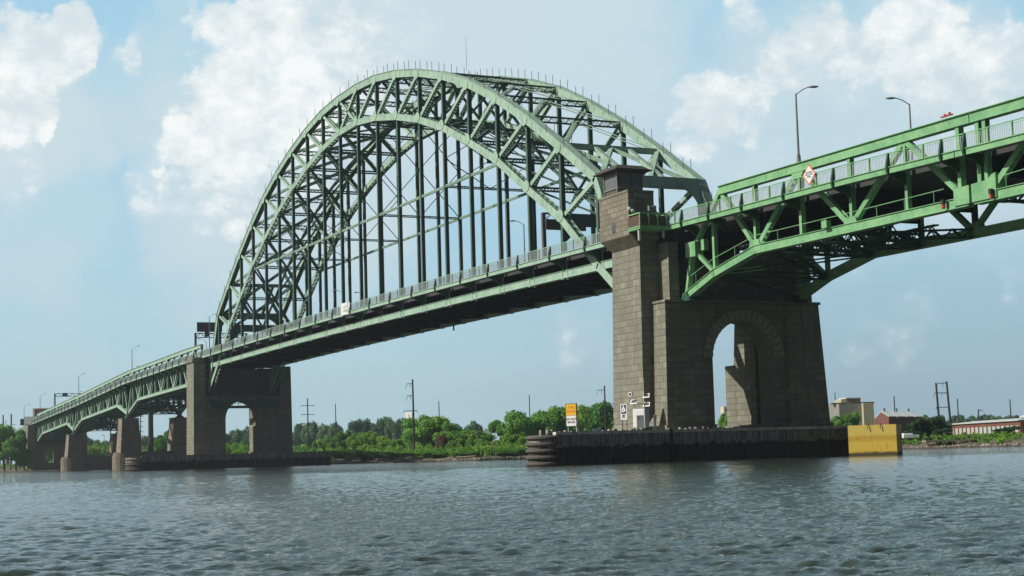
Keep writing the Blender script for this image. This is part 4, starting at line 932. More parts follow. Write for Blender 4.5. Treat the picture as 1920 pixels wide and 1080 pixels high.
# overhead gantries
def gantry(label, u, zdk, h, v0, v1, boards, mat=DARK):
    T = thing('sign_gantry', label, 'sign gantry', (u, 6.25, zdk), 'overhead sign gantries')
    mb = MB(); [mb.box(u-.2, u+.2, v-.2, v+.2, zdk-.2, zdk+h+1.0) for v in (v0, v1)]; mb.build('gantry_post', mat, T)
    mb = MB(); mb.laced((u, v0, zdk+h+.5), (u, v1, zdk+h+.5), .7, 1.0, (0, 0, 1), .12, 1.0, 'tbs'); mb.build('gantry_truss', mat, T)
    for y0, y1, z0, z1 in boards:
        mb = MB(); mb.box(u+.45, u+.6, y0, y1, zdk+z0, zdk+z1); mb.build('sign_board', DARK, T)
gantry('overhead sign gantry with dark boards inside the arch, left of the near pier', 147.3, 22.2, 5.0, .9, 11.6, [(.9, 6.0, 4.0, 5.2), (3.0, 3.9, 5.2, 6.4), (8.2, 10.0, 5.1, 6.4)])
gantry('overhead sign gantry with a dark board at the left end of the arch span', -14.5, 22.0, 5.0, .8, 11.6, [(1.0, 6.3, 6.2, 8.2), (2.6, 3.6, 5.2, 6.2), (8.8, 9.6, 5.2, 6.2)])
gantry('distant sign gantry on the approach near the left bank', -196.0, 16.9, 6.2, .8, 11.6, [(3.0, 4.6, 6.2, 7.3)])
# ------------------------------------------------------------------ where things stand: distance along a sight bearing
def spot(x, d, z=0.0):
    r = pix_dir(x, CYP); r = r[:2]/np.hypot(r[0], r[1]); return np.array((CAM[0]+r[0]*d, CAM[1]+r[1]*d, z))
def hzy(x): return 879.07-.0288*x
def hgt(x, y, d, zb=0.0):   # height above zb of a point seen at (x,y) at distance d
    rr = _f+(x-960)/FPX*_r-(y-CYP)/FPX*_u; return CAM[2]+d*rr[2]/np.hypot(rr[0], rr[1])-zb
# ------------------------------------------------------------------ water: one polar sheet, finely divided where the river is near
def build_water():
    yaw0 = math.atan2(_f[1], _f[0])
    fine = np.linspace(-R_(24), R_(24), 620); rest = np.linspace(R_(24), 2*math.pi-R_(24), 140)[1:-1]
    ang = np.concatenate([fine, rest])+yaw0
    rad = np.concatenate([[0.5], np.geomspace(4.0, 10, 30)[:-1], np.geomspace(10.0, 130, 820)[:-1], np.geomspace(130, 16000, 120)])
    na = len(ang); AA, RR = np.meshgrid(ang.astype(np.float32), rad.astype(np.float32))
    Xp = CAM[0]+RR*np.cos(AA); Yp = CAM[1]+RR*np.sin(AA); Zp = np.zeros_like(Xp)
    g = np.random.default_rng(11); wind = R_(158)
    step = np.gradient(rad)[:, None]*np.ones_like(RR)
    gust = .75+.35*np.sin(Xp*.05+1.3*np.sin(Yp*.03))*np.sin(Yp*.043+Xp*.017)
    for i in range(100):
        lam = .12+.8*g.uniform(0, 1)**2.0; th = wind+g.normal(0, .55); kx, ky = math.cos(th)*2*math.pi/lam, math.sin(th)*2*math.pi/lam
        amp = .0078*lam*g.uniform(.5, 1.2); ph = g.uniform(0, 2*math.pi)
        fade = np.clip(1.5-2.4*step/lam, 0, 1)
        s = np.sin(kx*Xp+ky*Yp+ph+.6*np.sin(Xp*.31+Yp*.23+i)); Zp += amp*gust*fade*(s+.5*(1-np.abs(s))*2-.5)
    v = np.stack([Xp.ravel(), Yp.ravel(), Zp.ravel()], 1).astype(float); nv = len(v)
    i = np.arange(len(rad)-1)[:, None]; j = np.arange(na)[None, :]; jn = (j+1) % na
    q = np.stack(np.broadcast_arrays(i*na+j, i*na+jn, (i+1)*na+jn, (i+1)*na+j), -1).reshape(-1, 4)[:, ::-1]
    me = bpy.data.meshes.new('water'); me.vertices.add(nv); me.vertices.foreach_set('co', v.ravel())
    nq = len(q); me.loops.add(nq*4); me.loops.foreach_set('vertex_index', q.ravel().astype(np.int32)); me.polygons.add(nq)
    me.polygons.foreach_set('loop_start', np.arange(nq, dtype=np.int32)*4); me.polygons.foreach_set('loop_total', np.full(nq, 4, np.int32)); me.polygons.foreach_set('use_smooth', [True]*nq)
    me.update(calc_edges=True); me.validate()
    n0 = me.polygons[5].normal
    if n0.z < 0: me.flip_normals()
    m, t, b = newmat('river water')
    b.inputs['Base Color'].default_value = (.042, .058, .045, 1); b.inputs['Specular Tint'].default_value = (1.0, .98, .90, 1); b.inputs['Roughness'].default_value = .03; b.inputs['IOR'].default_value = 1.33
    g_ = t.nodes.new('ShaderNodeNewGeometry')
    mp = t.nodes.new('ShaderNodeMapping'); mp.inputs['Rotation'].default_value = (0, 0, wind); mp.inputs['Scale'].default_value = (1, .5, 1); t.links.new(g_.outputs['Position'], mp.inputs[0])
    a1 = tex(t, 'ShaderNodeTexNoise', Scale=5.5, Detail=6.0, Roughness=.7); t.links.new(mp.outputs[0], a1.inputs['Vector'])
    a2 = tex(t, 'ShaderNodeTexNoise', Scale=2.0, Detail=4.0, Roughness=.6); t.links.new(mp.outputs[0], a2.inputs['Vector'])
    ad = t.nodes.new('ShaderNodeMath'); ad.operation = 'MULTIPLY_ADD'; t.links.new(a2.outputs[0], ad.inputs[0]); ad.inputs[1].default_value = 1.6; t.links.new(a1.outputs[0], ad.inputs[2])
    bp = t.nodes.new('ShaderNodeBump'); bp.inputs['Strength'].default_value = .7; bp.inputs['Distance'].default_value = .04; t.links.new(ad.outputs[0], bp.inputs['Height']); t.links.new(bp.outputs[0], b.inputs['Normal'])
    me.materials.append(m); o = bpy.data.objects.new('water', me); COL.objects.link(o); tag(o, kind='structure'); return o
build_water()
# ------------------------------------------------------------------ far bank
shore = [(-900, 900), (-400, 560), (-150, 545), (30, 527), (130, 530), (270, 470), (400, 425), (550, 372), (640, 345), (800, 315), (990, 300), (1300, 285), (1684, 268), (1920, 262), (2300, 290), (2900, 340), (4200, 420)]
front = [spot(x, d) for x, d in shore]
def bank_mesh():
    mb = MB(); sub_ = []
    for (xa, da), (xb, db) in zip(shore[:-1], shore[1:]):
        for t in np.linspace(0, 1, 9)[:-1]: sub_.append((xa+(xb-xa)*t, da+(db-da)*t))
    sub_.append(shore[-1]); g = np.random.default_rng(2); rows = []
    prof = [(0, -.6), (1.5, .05), (5, .55), (10, 1.1), (16, 1.6), (30, 2.0), (70, 2.2), (200, 2.4), (900, 3.0), (6000, 3.0)]
    for dd, z in prof:
        row = []
        for x, d in sub_:
            j = g.normal(0, .5) if dd < 60 else 0; p = spot(x, d+dd+j, z+(g.normal(0, .08) if 1 < dd < 60 else 0)); row.append(tuple(p))
        rows.append(row)
    n = len(sub_); v = [p for r in rows for p in r]; f = []
    for i in range(len(rows)-1):
        for j in range(n-1): f.append((i*n+j, i*n+j+1, (i+1)*n+j+1, (i+1)*n+j))
    mb.v = v; mb.f = f; m, t, b = newmat('muddy grassy bank')
    g_ = t.nodes.new('ShaderNodeNewGeometry'); s = t.nodes.new('ShaderNodeSeparateXYZ'); t.links.new(g_.outputs['Position'], s.inputs[0])
    n1 = tex(t, 'ShaderNodeTexNoise', Scale=.5, Detail=8.0, Roughness=.7); t.links.new(g_.outputs['Position'], n1.inputs['Vector'])
    ad = t.nodes.new('ShaderNodeMath'); ad.operation = 'MULTIPLY_ADD'; t.links.new(n1.outputs[0], ad.inputs[0]); ad.inputs[1].default_value = 1.2; t.links.new(s.outputs[2], ad.inputs[2])
    c = mixn(t, ramp(t, n1.outputs[0], .35, .65), (.10, .078, .05), (.19, .16, .12)); c = mixn(t, ramp(t, ad.outputs[0], 1.9, 2.3), c, (.08, .13, .025)); c = mixn(t, ramp(t, ad.outputs[0], .9, .6), c, (.07, .055, .035))
    t.links.new(c, b.inputs['Base Color']); b.inputs['Roughness'].default_value = .95
    o = mb.build('riverbank', m, smooth=False); 
    if o.data.polygons[0].normal.z < 0: o.data.flip_normals()
    tag(o, kind='structure')
bank_mesh()
# ------------------------------------------------------------------ foliage
def crown_mesh(name, seed, nl=11, leaf=.055, count=2600, shape='round', open_=0.0):
    """unit-height crown (radius about .5): leaf tufts spread over a set of lumpy lobes"""
    g = np.random.default_rng(seed); lob = []
    for i in range(nl):
        if shape == 'round': z = g.uniform(.28, .86); rr = .34*math.sqrt(max(.1, 1-((z-.52)/.5)**2)); a = g.uniform(0, 2*math.pi); lob.append((rr*math.cos(a)*g.uniform(.5, 1.1), rr*math.sin(a)*g.uniform(.5, 1.1), z, g.uniform(.12, .23)))
        elif shape == 'tall': z = g.uniform(.2, .92); rr = .24*(1-.5*abs(z-.45)); a = g.uniform(0, 2*math.pi); lob.append((rr*math.cos(a), rr*math.sin(a), z, g.uniform(.09, .17)))
        else: a = g.uniform(0, 2*math.pi); r0 = g.uniform(.05, .46); lob.append((r0*math.cos(a), r0*math.sin(a), g.uniform(.18, .62), g.uniform(.16, .3)))
    per = count//nl; V = []; F = []
    for (lx, ly, lz, lr) in lob:
        d = g.normal(size=(per, 3)); d /= np.linalg.norm(d, axis=1)[:, None]; rad = lr*(g.uniform(.45, 1.0, per)**.5)*(1+.25*g.normal(size=per)*.6)
        P = np.array((lx, ly, lz))+d*rad[:, None]*np.array((1, 1, .85))
        P[:, 2] = np.clip(P[:, 2], .02, 1.05)
        for p, dd in zip(P, d):
            nrm_ = dd+g.normal(0, .55, 3); nrm_ /= np.linalg.norm(nrm_); a = np.cross(nrm_, g.normal(size=3)); a /= np.linalg.norm(a); b = np.cross(nrm_, a); s = leaf*g.uniform(.6, 1.35)
            k0 = len(V); V += [tuple(p+a*s), tuple(p+b*s*.7), tuple(p-a*s*.9), tuple(p-b*s*.7)]; F.append((k0, k0+1, k0+2, k0+3))
    me = bpy.data.meshes.new(name); me.from_pydata(V, [], F); me.update(); return me
def trunk_mesh(name, seed, h=.45, r=.022, limbs=5):
    g = np.random.default_rng(seed); mb = MB(); mb.tube([(0, 0, -.03), (.01, 0, h*.5), (.0, .01, h)], r, 7, r*.55)
    for i in range(limbs):
        a = g.uniform(0, 2*math.pi); z0 = h*g.uniform(.5, .95); e = np.array((math.cos(a)*g.uniform(.12, .3), math.sin(a)*g.uniform(.12, .3), z0+g.uniform(.12, .32))); mb.tube([(0, 0, z0), tuple(e*.5+np.array((0, 0, z0*.5))), tuple(e)], r*.5, 5, r*.2)
    me = bpy.data.meshes.new(name); me.from_pydata([tuple(p) for p in mb.v], [], mb.f); me.materials.append(BARK); me.update(); return me
BARK = plain('bark', (.07, .055, .04), .9)
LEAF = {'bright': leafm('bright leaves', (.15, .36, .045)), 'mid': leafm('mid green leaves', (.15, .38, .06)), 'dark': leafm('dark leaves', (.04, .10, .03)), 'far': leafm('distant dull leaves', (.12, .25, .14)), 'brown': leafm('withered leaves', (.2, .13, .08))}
CR = {}
for kx in range(4):
    CR['round', kx] = crown_mesh('crown', 20+kx, 13, .032, 6200); CR['tall', kx] = crown_mesh('crown', 40+kx, 12, .028, 5200, 'tall'); CR['bush', kx] = crown_mesh('crown', 60+kx, 10, .038, 3800, 'bush')
TRK = [trunk_mesh('trunk', 80+kx) for kx in range(3)]
MC = {}
def crown(shape, k_, leafkey):
    key = (shape, k_, leafkey)
    if key not in MC:
        me = CR[shape, k_].copy(); me.materials.clear(); me.materials.append(LEAF[leafkey]); MC[key] = me
    return MC[key]
def tree(name, label, p, h, w, shape, leafkey, group, rnd=random):
    T = thing(name, label, 'bush' if shape == 'bush' else 'tree', tuple(p), group)
    c = bpy.data.objects.new('crown', crown(shape, rnd.randrange(4), leafkey)); COL.objects.link(c); c.parent = T; c.scale = (w, w, h); c.rotation_euler = (0, 0, rnd.uniform(0, 6.28))
    if shape != 'bush':
        t = bpy.data.objects.new('trunk', TRK[rnd.randrange(3)]); COL.objects.link(t); t.parent = T; t.scale = (h, h, h)
    return T
rt = random.Random(12)
def row(items, name, group, leafkey, shape, lab, zb=1.8):
    for i, (x, ytop, d, wpx) in enumerate(items):
        p = spot(x, d, zb); h = hgt(x, ytop, d, zb)*1.0; w = wpx*d/FPX*1.15
        tree(name, lab(i, x), p, h, max(w, 1.5), shape, leafkey, group, rt)
def place_words(x):
    refs = [(20, 'at the left edge of the photo'), (95, 'behind the leftmost stone pier'), (200, 'seen below the middle approach span'), (300, 'seen below the approach span beside the far arch pier'), (400, 'hidden behind the far arch pier'), (455, 'seen through the opening of the far arch pier'), (575, 'behind the pole with three crossarms'), (630, 'right of the pole with three crossarms'), (700, 'midway between the crossarm pole and the tall dark pole'), (760, 'just left of the tall dark pole'), (810, 'just right of the tall dark pole'), (860, 'left of the small pale building'), (930, 'right of the small pale building'), (1010, 'left of the amber sign'), (1080, 'behind the amber sign'), (1130, 'left of the near stone pier'), (1355, 'seen through the opening of the near pier'), (1580, 'in front of the beige block building'), (1650, 'behind the yellow fender'), (1730, 'between the sawtooth roof works and the twin poles'), (1800, 'right of the twin poles'), (1860, 'in front of the long brick building'), (1910, 'at the right edge of the photo')]
    return min(refs, key=lambda q: abs(q[0]-x))[1]
used = set()
ADJ = ['rounded', 'lumpy', 'broad', 'slender', 'ragged', 'full-topped', 'low-crowned', 'leaning', 'dense', 'loose']
def lab_fn(base):
    def f(i, x):
        for a in ADJ[i % 3:]+ADJ:
            s = f'{a} {base} {place_words(x)}'
            if s not in used: used.add(s); return s
        s = f'{base} {place_words(x)}'; used.add(s); return s
    return f
far = [(x, 797+rt.uniform(-6, 4)-(8 if 660 < x < 760 else 0), rt.uniform(560, 640), rt.uniform(26, 40)) for x in range(562, 770, 17)]
far += [(x, 806+rt.uniform(-6, 5), rt.uniform(580, 660), rt.uniform(26, 40)) for x in range(415, 560, 22)]
far += [(845, 795, 560, 30), (862, 800, 560, 26), (884, 790, 540, 34), (900, 804, 540, 24)]
far += [(x, 822+rt.uniform(-5, 5), rt.uniform(600, 700), rt.uniform(26, 44)) for x in range(60, 415, 26)]
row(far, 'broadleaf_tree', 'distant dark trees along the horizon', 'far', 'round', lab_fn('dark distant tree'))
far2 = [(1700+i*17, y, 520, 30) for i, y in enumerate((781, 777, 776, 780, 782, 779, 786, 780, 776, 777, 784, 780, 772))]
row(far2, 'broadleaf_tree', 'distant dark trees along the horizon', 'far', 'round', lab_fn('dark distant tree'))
big = [(785, 778, 372, 48), (812, 783, 368, 40), (830, 790, 366, 30), (858, 800, 365, 40), (882, 808, 360, 42), (940, 778, 365, 36), (966, 772, 360, 40), (996, 771, 365, 42), (1022, 768, 362, 40), (1045, 764, 365, 36), (1068, 762, 362, 34), (1092, 762, 362, 36), (1118, 756, 360, 38), (1142, 760, 360, 36), (1165, 762, 358, 34)]
row([(x, y, d, w*1.65) for x, y, d, w in big], 'broadleaf_tree', 'tall green trees on the far bank', 'mid', 'round', lab_fn('mid green tree'))
mid = [(610, 812, 440, 34), (640, 806, 430, 30), (668, 812, 400, 40), (690, 808, 395, 36), (716, 818, 385, 36), (740, 822, 380, 34), (596, 820, 470, 26), (845, 812, 345, 34), (870, 814, 345, 36), (896, 824, 335, 30), (955, 812, 335, 40), (985, 814, 330, 36), (1010, 818, 328, 34)]
row(mid, 'broadleaf_tree', 'bright mid-size trees on the far bank', 'bright', 'round', lab_fn('bright green tree'))
row([(823, 808, 335, 22)], 'withered_tree', None, 'brown', 'round', lambda i, x: 'thin brownish withered tree right of the tall dark pole')
back = [(x, 826+rt.uniform(-5, 4), rt.uniform(520, 600), 44) for x in range(556, 780, 22)]+[(x, 820+rt.uniform(-4, 4), rt.uniform(450, 520), 48) for x in range(780, 1170, 26)]
row(back, 'shrub', 'scrub behind the bank trees', 'mid', 'bush', lab_fn('mid green scrub'))
bush = [(905, 830, 318, 44), (640, 838, 352, 44), (672, 840, 345, 44), (705, 842, 342, 40), (735, 842, 335, 42), (765, 845, 330, 38), (790, 842, 326, 40), (822, 843, 322, 40), (855, 844, 320, 42), (880, 846, 316, 30), (940, 840, 312, 42), (965, 842, 310, 40), (990, 838, 310, 40), (1015, 838, 308, 36)]
row(bush, 'shrub', 'shrubs on the far bank', 'bright', 'bush', lab_fn('bright green shrub'), 1.2)
arch_b = [(432, 820, 470, 26), (446, 826, 460, 24), (462, 822, 470, 26), (474, 826, 465, 20), (440, 838, 440, 30), (465, 838, 440, 30), (485, 836, 440, 26)]
row(arch_b, 'shrub', 'bushes seen through the far pier opening', 'bright', 'bush', lab_fn('leafy green bush'), 1.5)
ub = [(x, 824+rt.uniform(-5, 5), rt.uniform(565, 640), 34) for x in range(90, 400, 16)]
row(ub, 'shrub', 'shrubs behind the approach piers', 'bright', 'bush', lab_fn('low bright bush'), 1.2)
row([(305, 800, 520, 30), (318, 808, 510, 22)], 'broadleaf_tree', 'trees under the approach', 'mid', 'round', lab_fn('round green tree'))
lft = [(8, 798, 508, 44), (30, 806, 505, 40), (-12, 800, 508, 50), (-50, 795, 520, 60), (20, 830, 503, 46), (45, 838, 505, 30), (-20, 835, 505, 50)]
row(lft, 'broadleaf_tree', 'dark trees by the leftmost pier', 'mid', 'round', lab_fn('dark leafy tree'), .8)
arc1 = [(1352, 775, 330, 22), (1362, 778, 335, 26), (1378, 780, 330, 30)]
row(arc1, 'broadleaf_tree', 'trees seen through the near pier opening', 'mid', 'round', lab_fn('mid green tree'))
rg = [(1572, 776, 330, 42), (1590, 772, 332, 30), (1560, 786, 325, 30)]
row(rg, 'broadleaf_tree', 'trees near the beige block', 'mid', 'round', lab_fn('rounded green tree'))
rb = [(1712, 786, 290, 44), (1738, 780, 292, 56), (1757, 800, 288, 36), (1700, 806, 285, 36), (1882, 796, 288, 34), (1866, 803, 286, 26)]
row(rb, 'broadleaf_tree', 'dark trees on the right bank', 'dark', 'round', lab_fn('dark green tree'))
rbb = [(x, 816+rt.uniform(-3, 4), rt.uniform(276, 284), 30) for x in range(1690, 1960, 22) if not (1735 < x < 1800)]
row(rbb, 'shrub', 'shrubs on the right bank', 'dark', 'bush', lab_fn('dark low shrub'), 1.0)
# ground cover between the shrubs: uncountable undergrowth
def undergrowth():
    g = np.random.default_rng(5); V = []; F = []
    for n, (xa, xb, d0, d1, zt_) in enumerate(((560, 1180, 5, 90, 2.3), (90, 560, 4, 60, 1.8), (1550, 1990, 4, 20, 1.1), (-200, 70, 2, 25, 1.5))):
        cnt = (34000, 9000, 5000, 4000)[n]
        xs = g.uniform(xa, xb, cnt); dd = d0+(d1-d0)*g.uniform(0, 1, cnt)**1.4
        sx_ = [s[0] for s in shore]; sd_ = [s[1] for s in shore]
        for x, e in zip(xs, dd):
            d = np.interp(x, sx_, sd_)+e+2+1.6*math.sin(x*.11)+1.2*math.sin(x*.37+2); p = spot(x, d, 0); zg = np.interp(e, [0, 5, 10, 16, 30, 70], [0, .6, 1.1, 1.6, 2.0, 2.2]); hh = zt_*(.35+.65*abs(math.sin(x*.045+e*.3))*abs(math.sin(x*.17+1)))*g.uniform(.1, 1)
            if e < 6 and math.sin(x*.06+.8*math.sin(x*.021)) > -.1: continue
            p = p+np.array((0, 0, zg+hh)); nrm_ = g.normal(size=3)+np.array((0, 0, .5)); nrm_ /= np.linalg.norm(nrm_); a = np.cross(nrm_, g.normal(size=3)); a /= np.linalg.norm(a); b = np.cross(nrm_, a); s = g.uniform(.14, .34)
            k0 = len(V); V += [tuple(p+a*s), tuple(p+b*s*.8), tuple(p-a*s), tuple(p-b*s*.8)]; F.append((k0, k0+1, k0+2, k0+3))
    me = bpy.data.meshes.new('undergrowth'); me.from_pydata(V, [], F); me.materials.append(leafm('undergrowth leaves', (.17, .36, .04), .5)); me.update()
    o = bpy.data.objects.new('undergrowth', me); COL.objects.link(o); tag(o, 'bright green weeds and brambles covering the bank', 'undergrowth', kind='stuff')
undergrowth()
# driftwood and stones on the mud
def rocks():
    g = np.random.default_rng(9); V = []; F = []
    for i in range(900):
        x = g.uniform(600, 1000) if i < 650 else g.uniform(1690, 1960); d = np.interp(x, [s[0] for s in shore], [s[1] for s in shore])+g.uniform(1.5, 9); p = spot(x, d, .5); s = g.uniform(.08, .3)
        k0 = len(V)
        for a in range(5): V.append((p[0]+s*math.cos(a*1.257)*g.uniform(.7, 1.4), p[1]+s*math.sin(a*1.257)*g.uniform(.7, 1.4), p[2]-.3))
        V.append((p[0], p[1], p[2]+s*g.uniform(.3, .9)))
        for a in range(5): F.append((k0+a, k0+(a+1) % 5, k0+5))
    me = bpy.data.meshes.new('shore_stones'); me.from_pydata(V, [], F); me.materials.append(plain('shore stone', (.30, .27, .22), .9, var=.5)); me.update()
    o = bpy.data.objects.new('shore_stones', me); COL.objects.link(o); tag(o, 'scattered pale stones along the muddy waterline', 'stones', kind='stuff')
rocks()
# logs
for i, (x, e, L_, lab) in enumerate(((713, 4, 3.4, 'pale driftwood log on the mud left of the tall dark pole'), (868, 5, 4.0, 'grey driftwood log on the mud near the bright shrub'), (765, 3.5, 5.0, 'dark driftwood log half hidden under the shrub by the tall pole'))):
    d = np.interp(x, [s[0] for s in shore], [s[1] for s in shore])+e; p = spot(x, d, .7); T = thing('driftwood_log', lab, 'driftwood', tuple(p)); mb = MB(); s_ = np.array((_r[0], _r[1], 0)); mb.tube([p-s_*L_/2, p+(0, 0, .1), p+s_*L_/2+(0, 0, .25)], .22, 7, .14); mb.build('log', plain('driftwood', (.36, .32, .26), .9), T)
    T.children[0].name = 'trunk_piece'
# ------------------------------------------------------------------ utility poles
def upole(label, x, ytop, d, r=.22, arms=(), lean=0.0, zb=1.6, r2=None):
    p = spot(x, d, zb); h = hgt(x, ytop, d, zb); T = thing('utility_pole', label, 'pole', tuple(p), 'utility poles along the far bank')
    rv = np.array((_r[0], _r[1], 0)); rv /= np.linalg.norm(rv); top = p+np.array((0, 0, h))+rv*lean
    mb = MB(); mb.tube([p-(0, 0, .5), p+np.array((0, 0, h*.5))+rv*lean*.5, top], r, 8, r2 or r*.7); mb.build('pole_shaft', WOODP, T)
    for (zz, a0, a1, drop) in arms:
        q = p+np.array((0, 0, zz*h))+rv*lean*zz; mb = MB(); mb.beam(q+rv*a0, q+rv*a1, .10, .14)
        if drop:
            mb.tube([q+rv*a0, q+rv*(a0-.35*np.sign(a1-a0))-(0, 0, drop)], .045, 5); mb.tube([q+rv*(a0*.45+a1*.55), q+rv*(a0*.45+a1*.55)-(0, 0, drop*.8)], .045, 5)
        else:
            for e in (a0, a1): mb.tube([q+rv*e, q+rv*e-(0, 0, .35)], .06, 5)
        mb.build('crossarm', WOODP, T)
    return T, p, h
upole('dark pole with three crossarms right of the far arch pier', 574, 747, 395, .20, [(.88, -1.6, 1.6, 0), (.73, -1.6, 1.6, 0), (.58, -1.6, 1.6, 0)])
upole('short pole with a small bracket close to the far arch pier', 558, 806, 400, .14, [(.55, 0, 2.4, 0)])
upole('thin distant pole above the dark tree line', 626, 757, 560, .22)
TP, pp, hh = upole('tallest dark pole on the far bank, with two drop brackets and a crossarm', 771, 711, 338, .26, [(.94, -1.25, 0, 1.0), (.78, -1.2, 0, 1.0), (.58, -2.1, .8, 0)])
upole('distant pole with a shrouded base right of the tallest dark pole', 819, 752, 420, .18)
upole('thin distant pole left of the amber sign', 988, 741, 520, .22)
upole('dark pole with one left bracket, right of the amber sign', 1129, 723, 345, .22, [(.93, -1.5, 0, 1.2)])
upole('thin pole just left of the near stone pier', 1149, 742, 420, .14)
upole('thin pole just right of the near stone pier', 1559, 736, 440, .16)
upole('thin pole behind the sawtooth roof works', 1669, 743, 470, .22)
upole('left dark pole of the twin poles on the right bank', 1752, 718, 300, .24, [], -.35)
upole('right dark pole of the twin poles on the right bank', 1773, 715, 300, .24, [(.80, -2.4, 0, .7), (.55, -2.4, 0, 0), (.97, -1.6, 0, .8)], -.45)
upole('thin pole right of the twin poles', 1787, 748, 420, .2)
upole('leaning broken mast above the long brick building', 1819, 768, 400, .22, [(.97, -.2, .9, 0)], .9)
upole('thin pole behind the long brick building', 1885, 749, 420, .2)
upole('dark pole left of the lamp above the leftmost trees', 6, 778, 640, .35)
upole('second dark pole above the leftmost trees', 21, 776, 600, .35, [(.8, 0, 1.6, 0), (.7, 0, 1.6, 0)])
upole('slim dark mast above the leftmost trees between two poles', 11, 788, 620, .16)
upole('pole behind the low stone pier with short rungs', 262, 750, 520, .2, [(.9, -.8, .8, 0), (.82, -.8, .8, 0), (.74, -.8, .8, 0), (.66, -.8, .8, 0), (.58, -.8, .8, 0), (.5, -.8, .8, 0)])
upole('stout round column on the bank under the approach span', 281, 772, 505, .9, r2=.8)
upole('dark pole seen under the middle approach span', 206, 790, 540, .25)
# pale street lamps on the far bank
def bank_lamp(label, x, ytop, d):
    p = spot(x, d, 1.8); h = hgt(x, ytop, d, 1.8); T = thing('street_lamp', label, 'street lamp', tuple(p), 'street lamps on the far bank'); mb = MB(); mb.tube([p, p+(0, 0, h)], .12, 6, .08); mb.build('lamp_pole', GALV, T)
    rv = np.array((_r[0], _r[1], 0)); mb = MB(); mb.tube([p+(0, 0, h-.1), p+(0, 0, h)-rv*.9], .16, 6); mb.build('lamp_head', WHITE, T)
bank_lamp('pale street lamp in front of the dark tree line', 641, 810, 430)
bank_lamp('pale street lamp seen under the middle approach span', 194, 815, 540)
# billboard behind the tall pole
T = thing('billboard', 'white billboard with a dark stroke, partly behind the tallest dark pole', 'billboard', tuple(spot(762, 392, 1.8)))
p = spot(762, 392, 1.8); rv = np.array((_r[0], _r[1], 0)); rv /= np.linalg.norm(rv); nv_ = np.array((-_f[0], -_f[1], 0)); nv_ /= np.linalg.norm(nv_)
z0, z1 = hgt(762, 795, 392), hgt(762, 773, 392)
def vbox(c, w, z0, z1, th, name, m, T, off=0):
    mb = MB(); c = np.array((c[0], c[1], 0))+nv_*off; q = [c-rv*w/2, c+rv*w/2, c+rv*w/2-nv_*th, c-rv*w/2-nv_*th]; mb.quadbox([(*x[:2], z0) for x in q]+[(*x[:2], z1) for x in q]); return mb.build(name, m, T)
rvS, nvS = rv, nv_; rv = np.array((.90, .44, 0)); nv_ = np.array((.44, -.90, 0))
bb = vbox(p, 2.35, z0, z1, .3, 'billboard_panel', WHITE, T); vbox(p+rv*.15, .22, z0+.8, z1-.6, .02, 'dark_stroke', DARK, T, .03).parent = bb; vbox(p, 2.1, z0-.3, z0-.01, .5, 'catwalk', plain('rust', (.3, .13, .05), .8), T); vbox(p+rv*.3, .35, 1.6, z0-.3, .3, 'billboard_post', GREYM, T, -.1)
rv, nv_ = rvS, nvS
# maroon board at the left
p = spot(78, 585, 3); T = thing('maroon_board', 'large dark maroon panel with a white frame standing above the left approach', 'billboard', tuple(p)); z0, z1 = hgt(78, 800, 585), hgt(78, 765, 585)
bb = vbox(p, 6.6, z0, z1, .4, 'panel_frame', WHITE, T); vbox(p+rv*.35, 6.0, z0+.1, z1-.35, .02, 'panel_face', BROWN, T, .03).parent = bb; vbox(p-rv*2, .4, 2, z0, .3, 'support_post', GREYM, T, -.05); vbox(p+rv*2, .4, 2, z0, .3, 'support_post', GREYM, T, -.05)
p = spot(57, 560, 3); T = thing('box_truck', 'white box truck on the road at the left end of the bridge', 'truck', tuple(spot(57, 548, EDL(-235)))); z0, z1 = hgt(57, 797, 548), hgt(57, 781, 548)
vbox(spot(57, 548), 4.4, z0, z1, 2.4, 'cargo_box', WHITE, T); vbox(spot(57, 548)-rv*2.9, 1.2, z0, z1-.7, 2.2, 'cab', BLACK, T)
for a in (-1.5, 1.2):
    mb = MB(); c = spot(57, 548)+rv*a; mb.tube([(c[0], c[1], z0), (c[0]-nv_[0]*.3, c[1]-nv_[1]*.3, z0)], .45, 12); mb.build('wheel', BLACK, T)
# ------------------------------------------------------------------ buildings
BRICK = stone('red brick wall', (.30, .095, .06), (.24, .075, .05), (.22, .16, .13), bw=.5, bh=.16, streak=.15, moss=0)
BEIGE = plain('beige render', (.33, .31, .26), .9, var=.1, scale=.3); BEIGED = plain('grey block wall', (.25, .24, .215), .9, var=.08, scale=.3)
YCONC = plain('yellowish wall', (.46, .43, .29), .9)
ROOFL = plain('pale metal roof', (.56, .58, .57), .5)
def blk(T, x, d, w, dep, z0, z1, name, m):      # box whose front faces the camera side
    p = spot(x, d); mb = MB(); q = [p-rv*w/2, p+rv*w/2, p+rv*w/2-nv_*dep, p-rv*w/2-nv_*dep]; mb.quadbox([(*a[:2], z0) for a in q]+[(*a[:2], z1) for a in q]); return mb.build(name, m, T)
def win(T, par, x, d, wpx, y0, y1, m, name='window'):
    p = spot(x, d-.08); mb = MB(); w = wpx*d/FPX; q = [p-rv*w/2, p+rv*w/2, p+rv*w/2-nv_*.06, p-rv*w/2-nv_*.06]; z0, z1 = hgt(x, y1, d), hgt(x, y0, d); mb.quadbox([(*a[:2], z0) for a in q]+[(*a[:2], z1) for a in q]); o = mb.build(name, m, T); o.parent = par; return o
d = 420; T = thing('block_building', 'beige windowless block building with a raised tower room, right of the near pier', 'building', tuple(spot(1590, d, 0)))
def seg(x0, x1, ytop, d, dep, name, m, T, zb=1.0):
    w = (x1-x0)*d/FPX; xm = (x0+x1)/2; return blk(T, xm, d, w, dep, zb, hgt(xm, ytop, d), name, m)
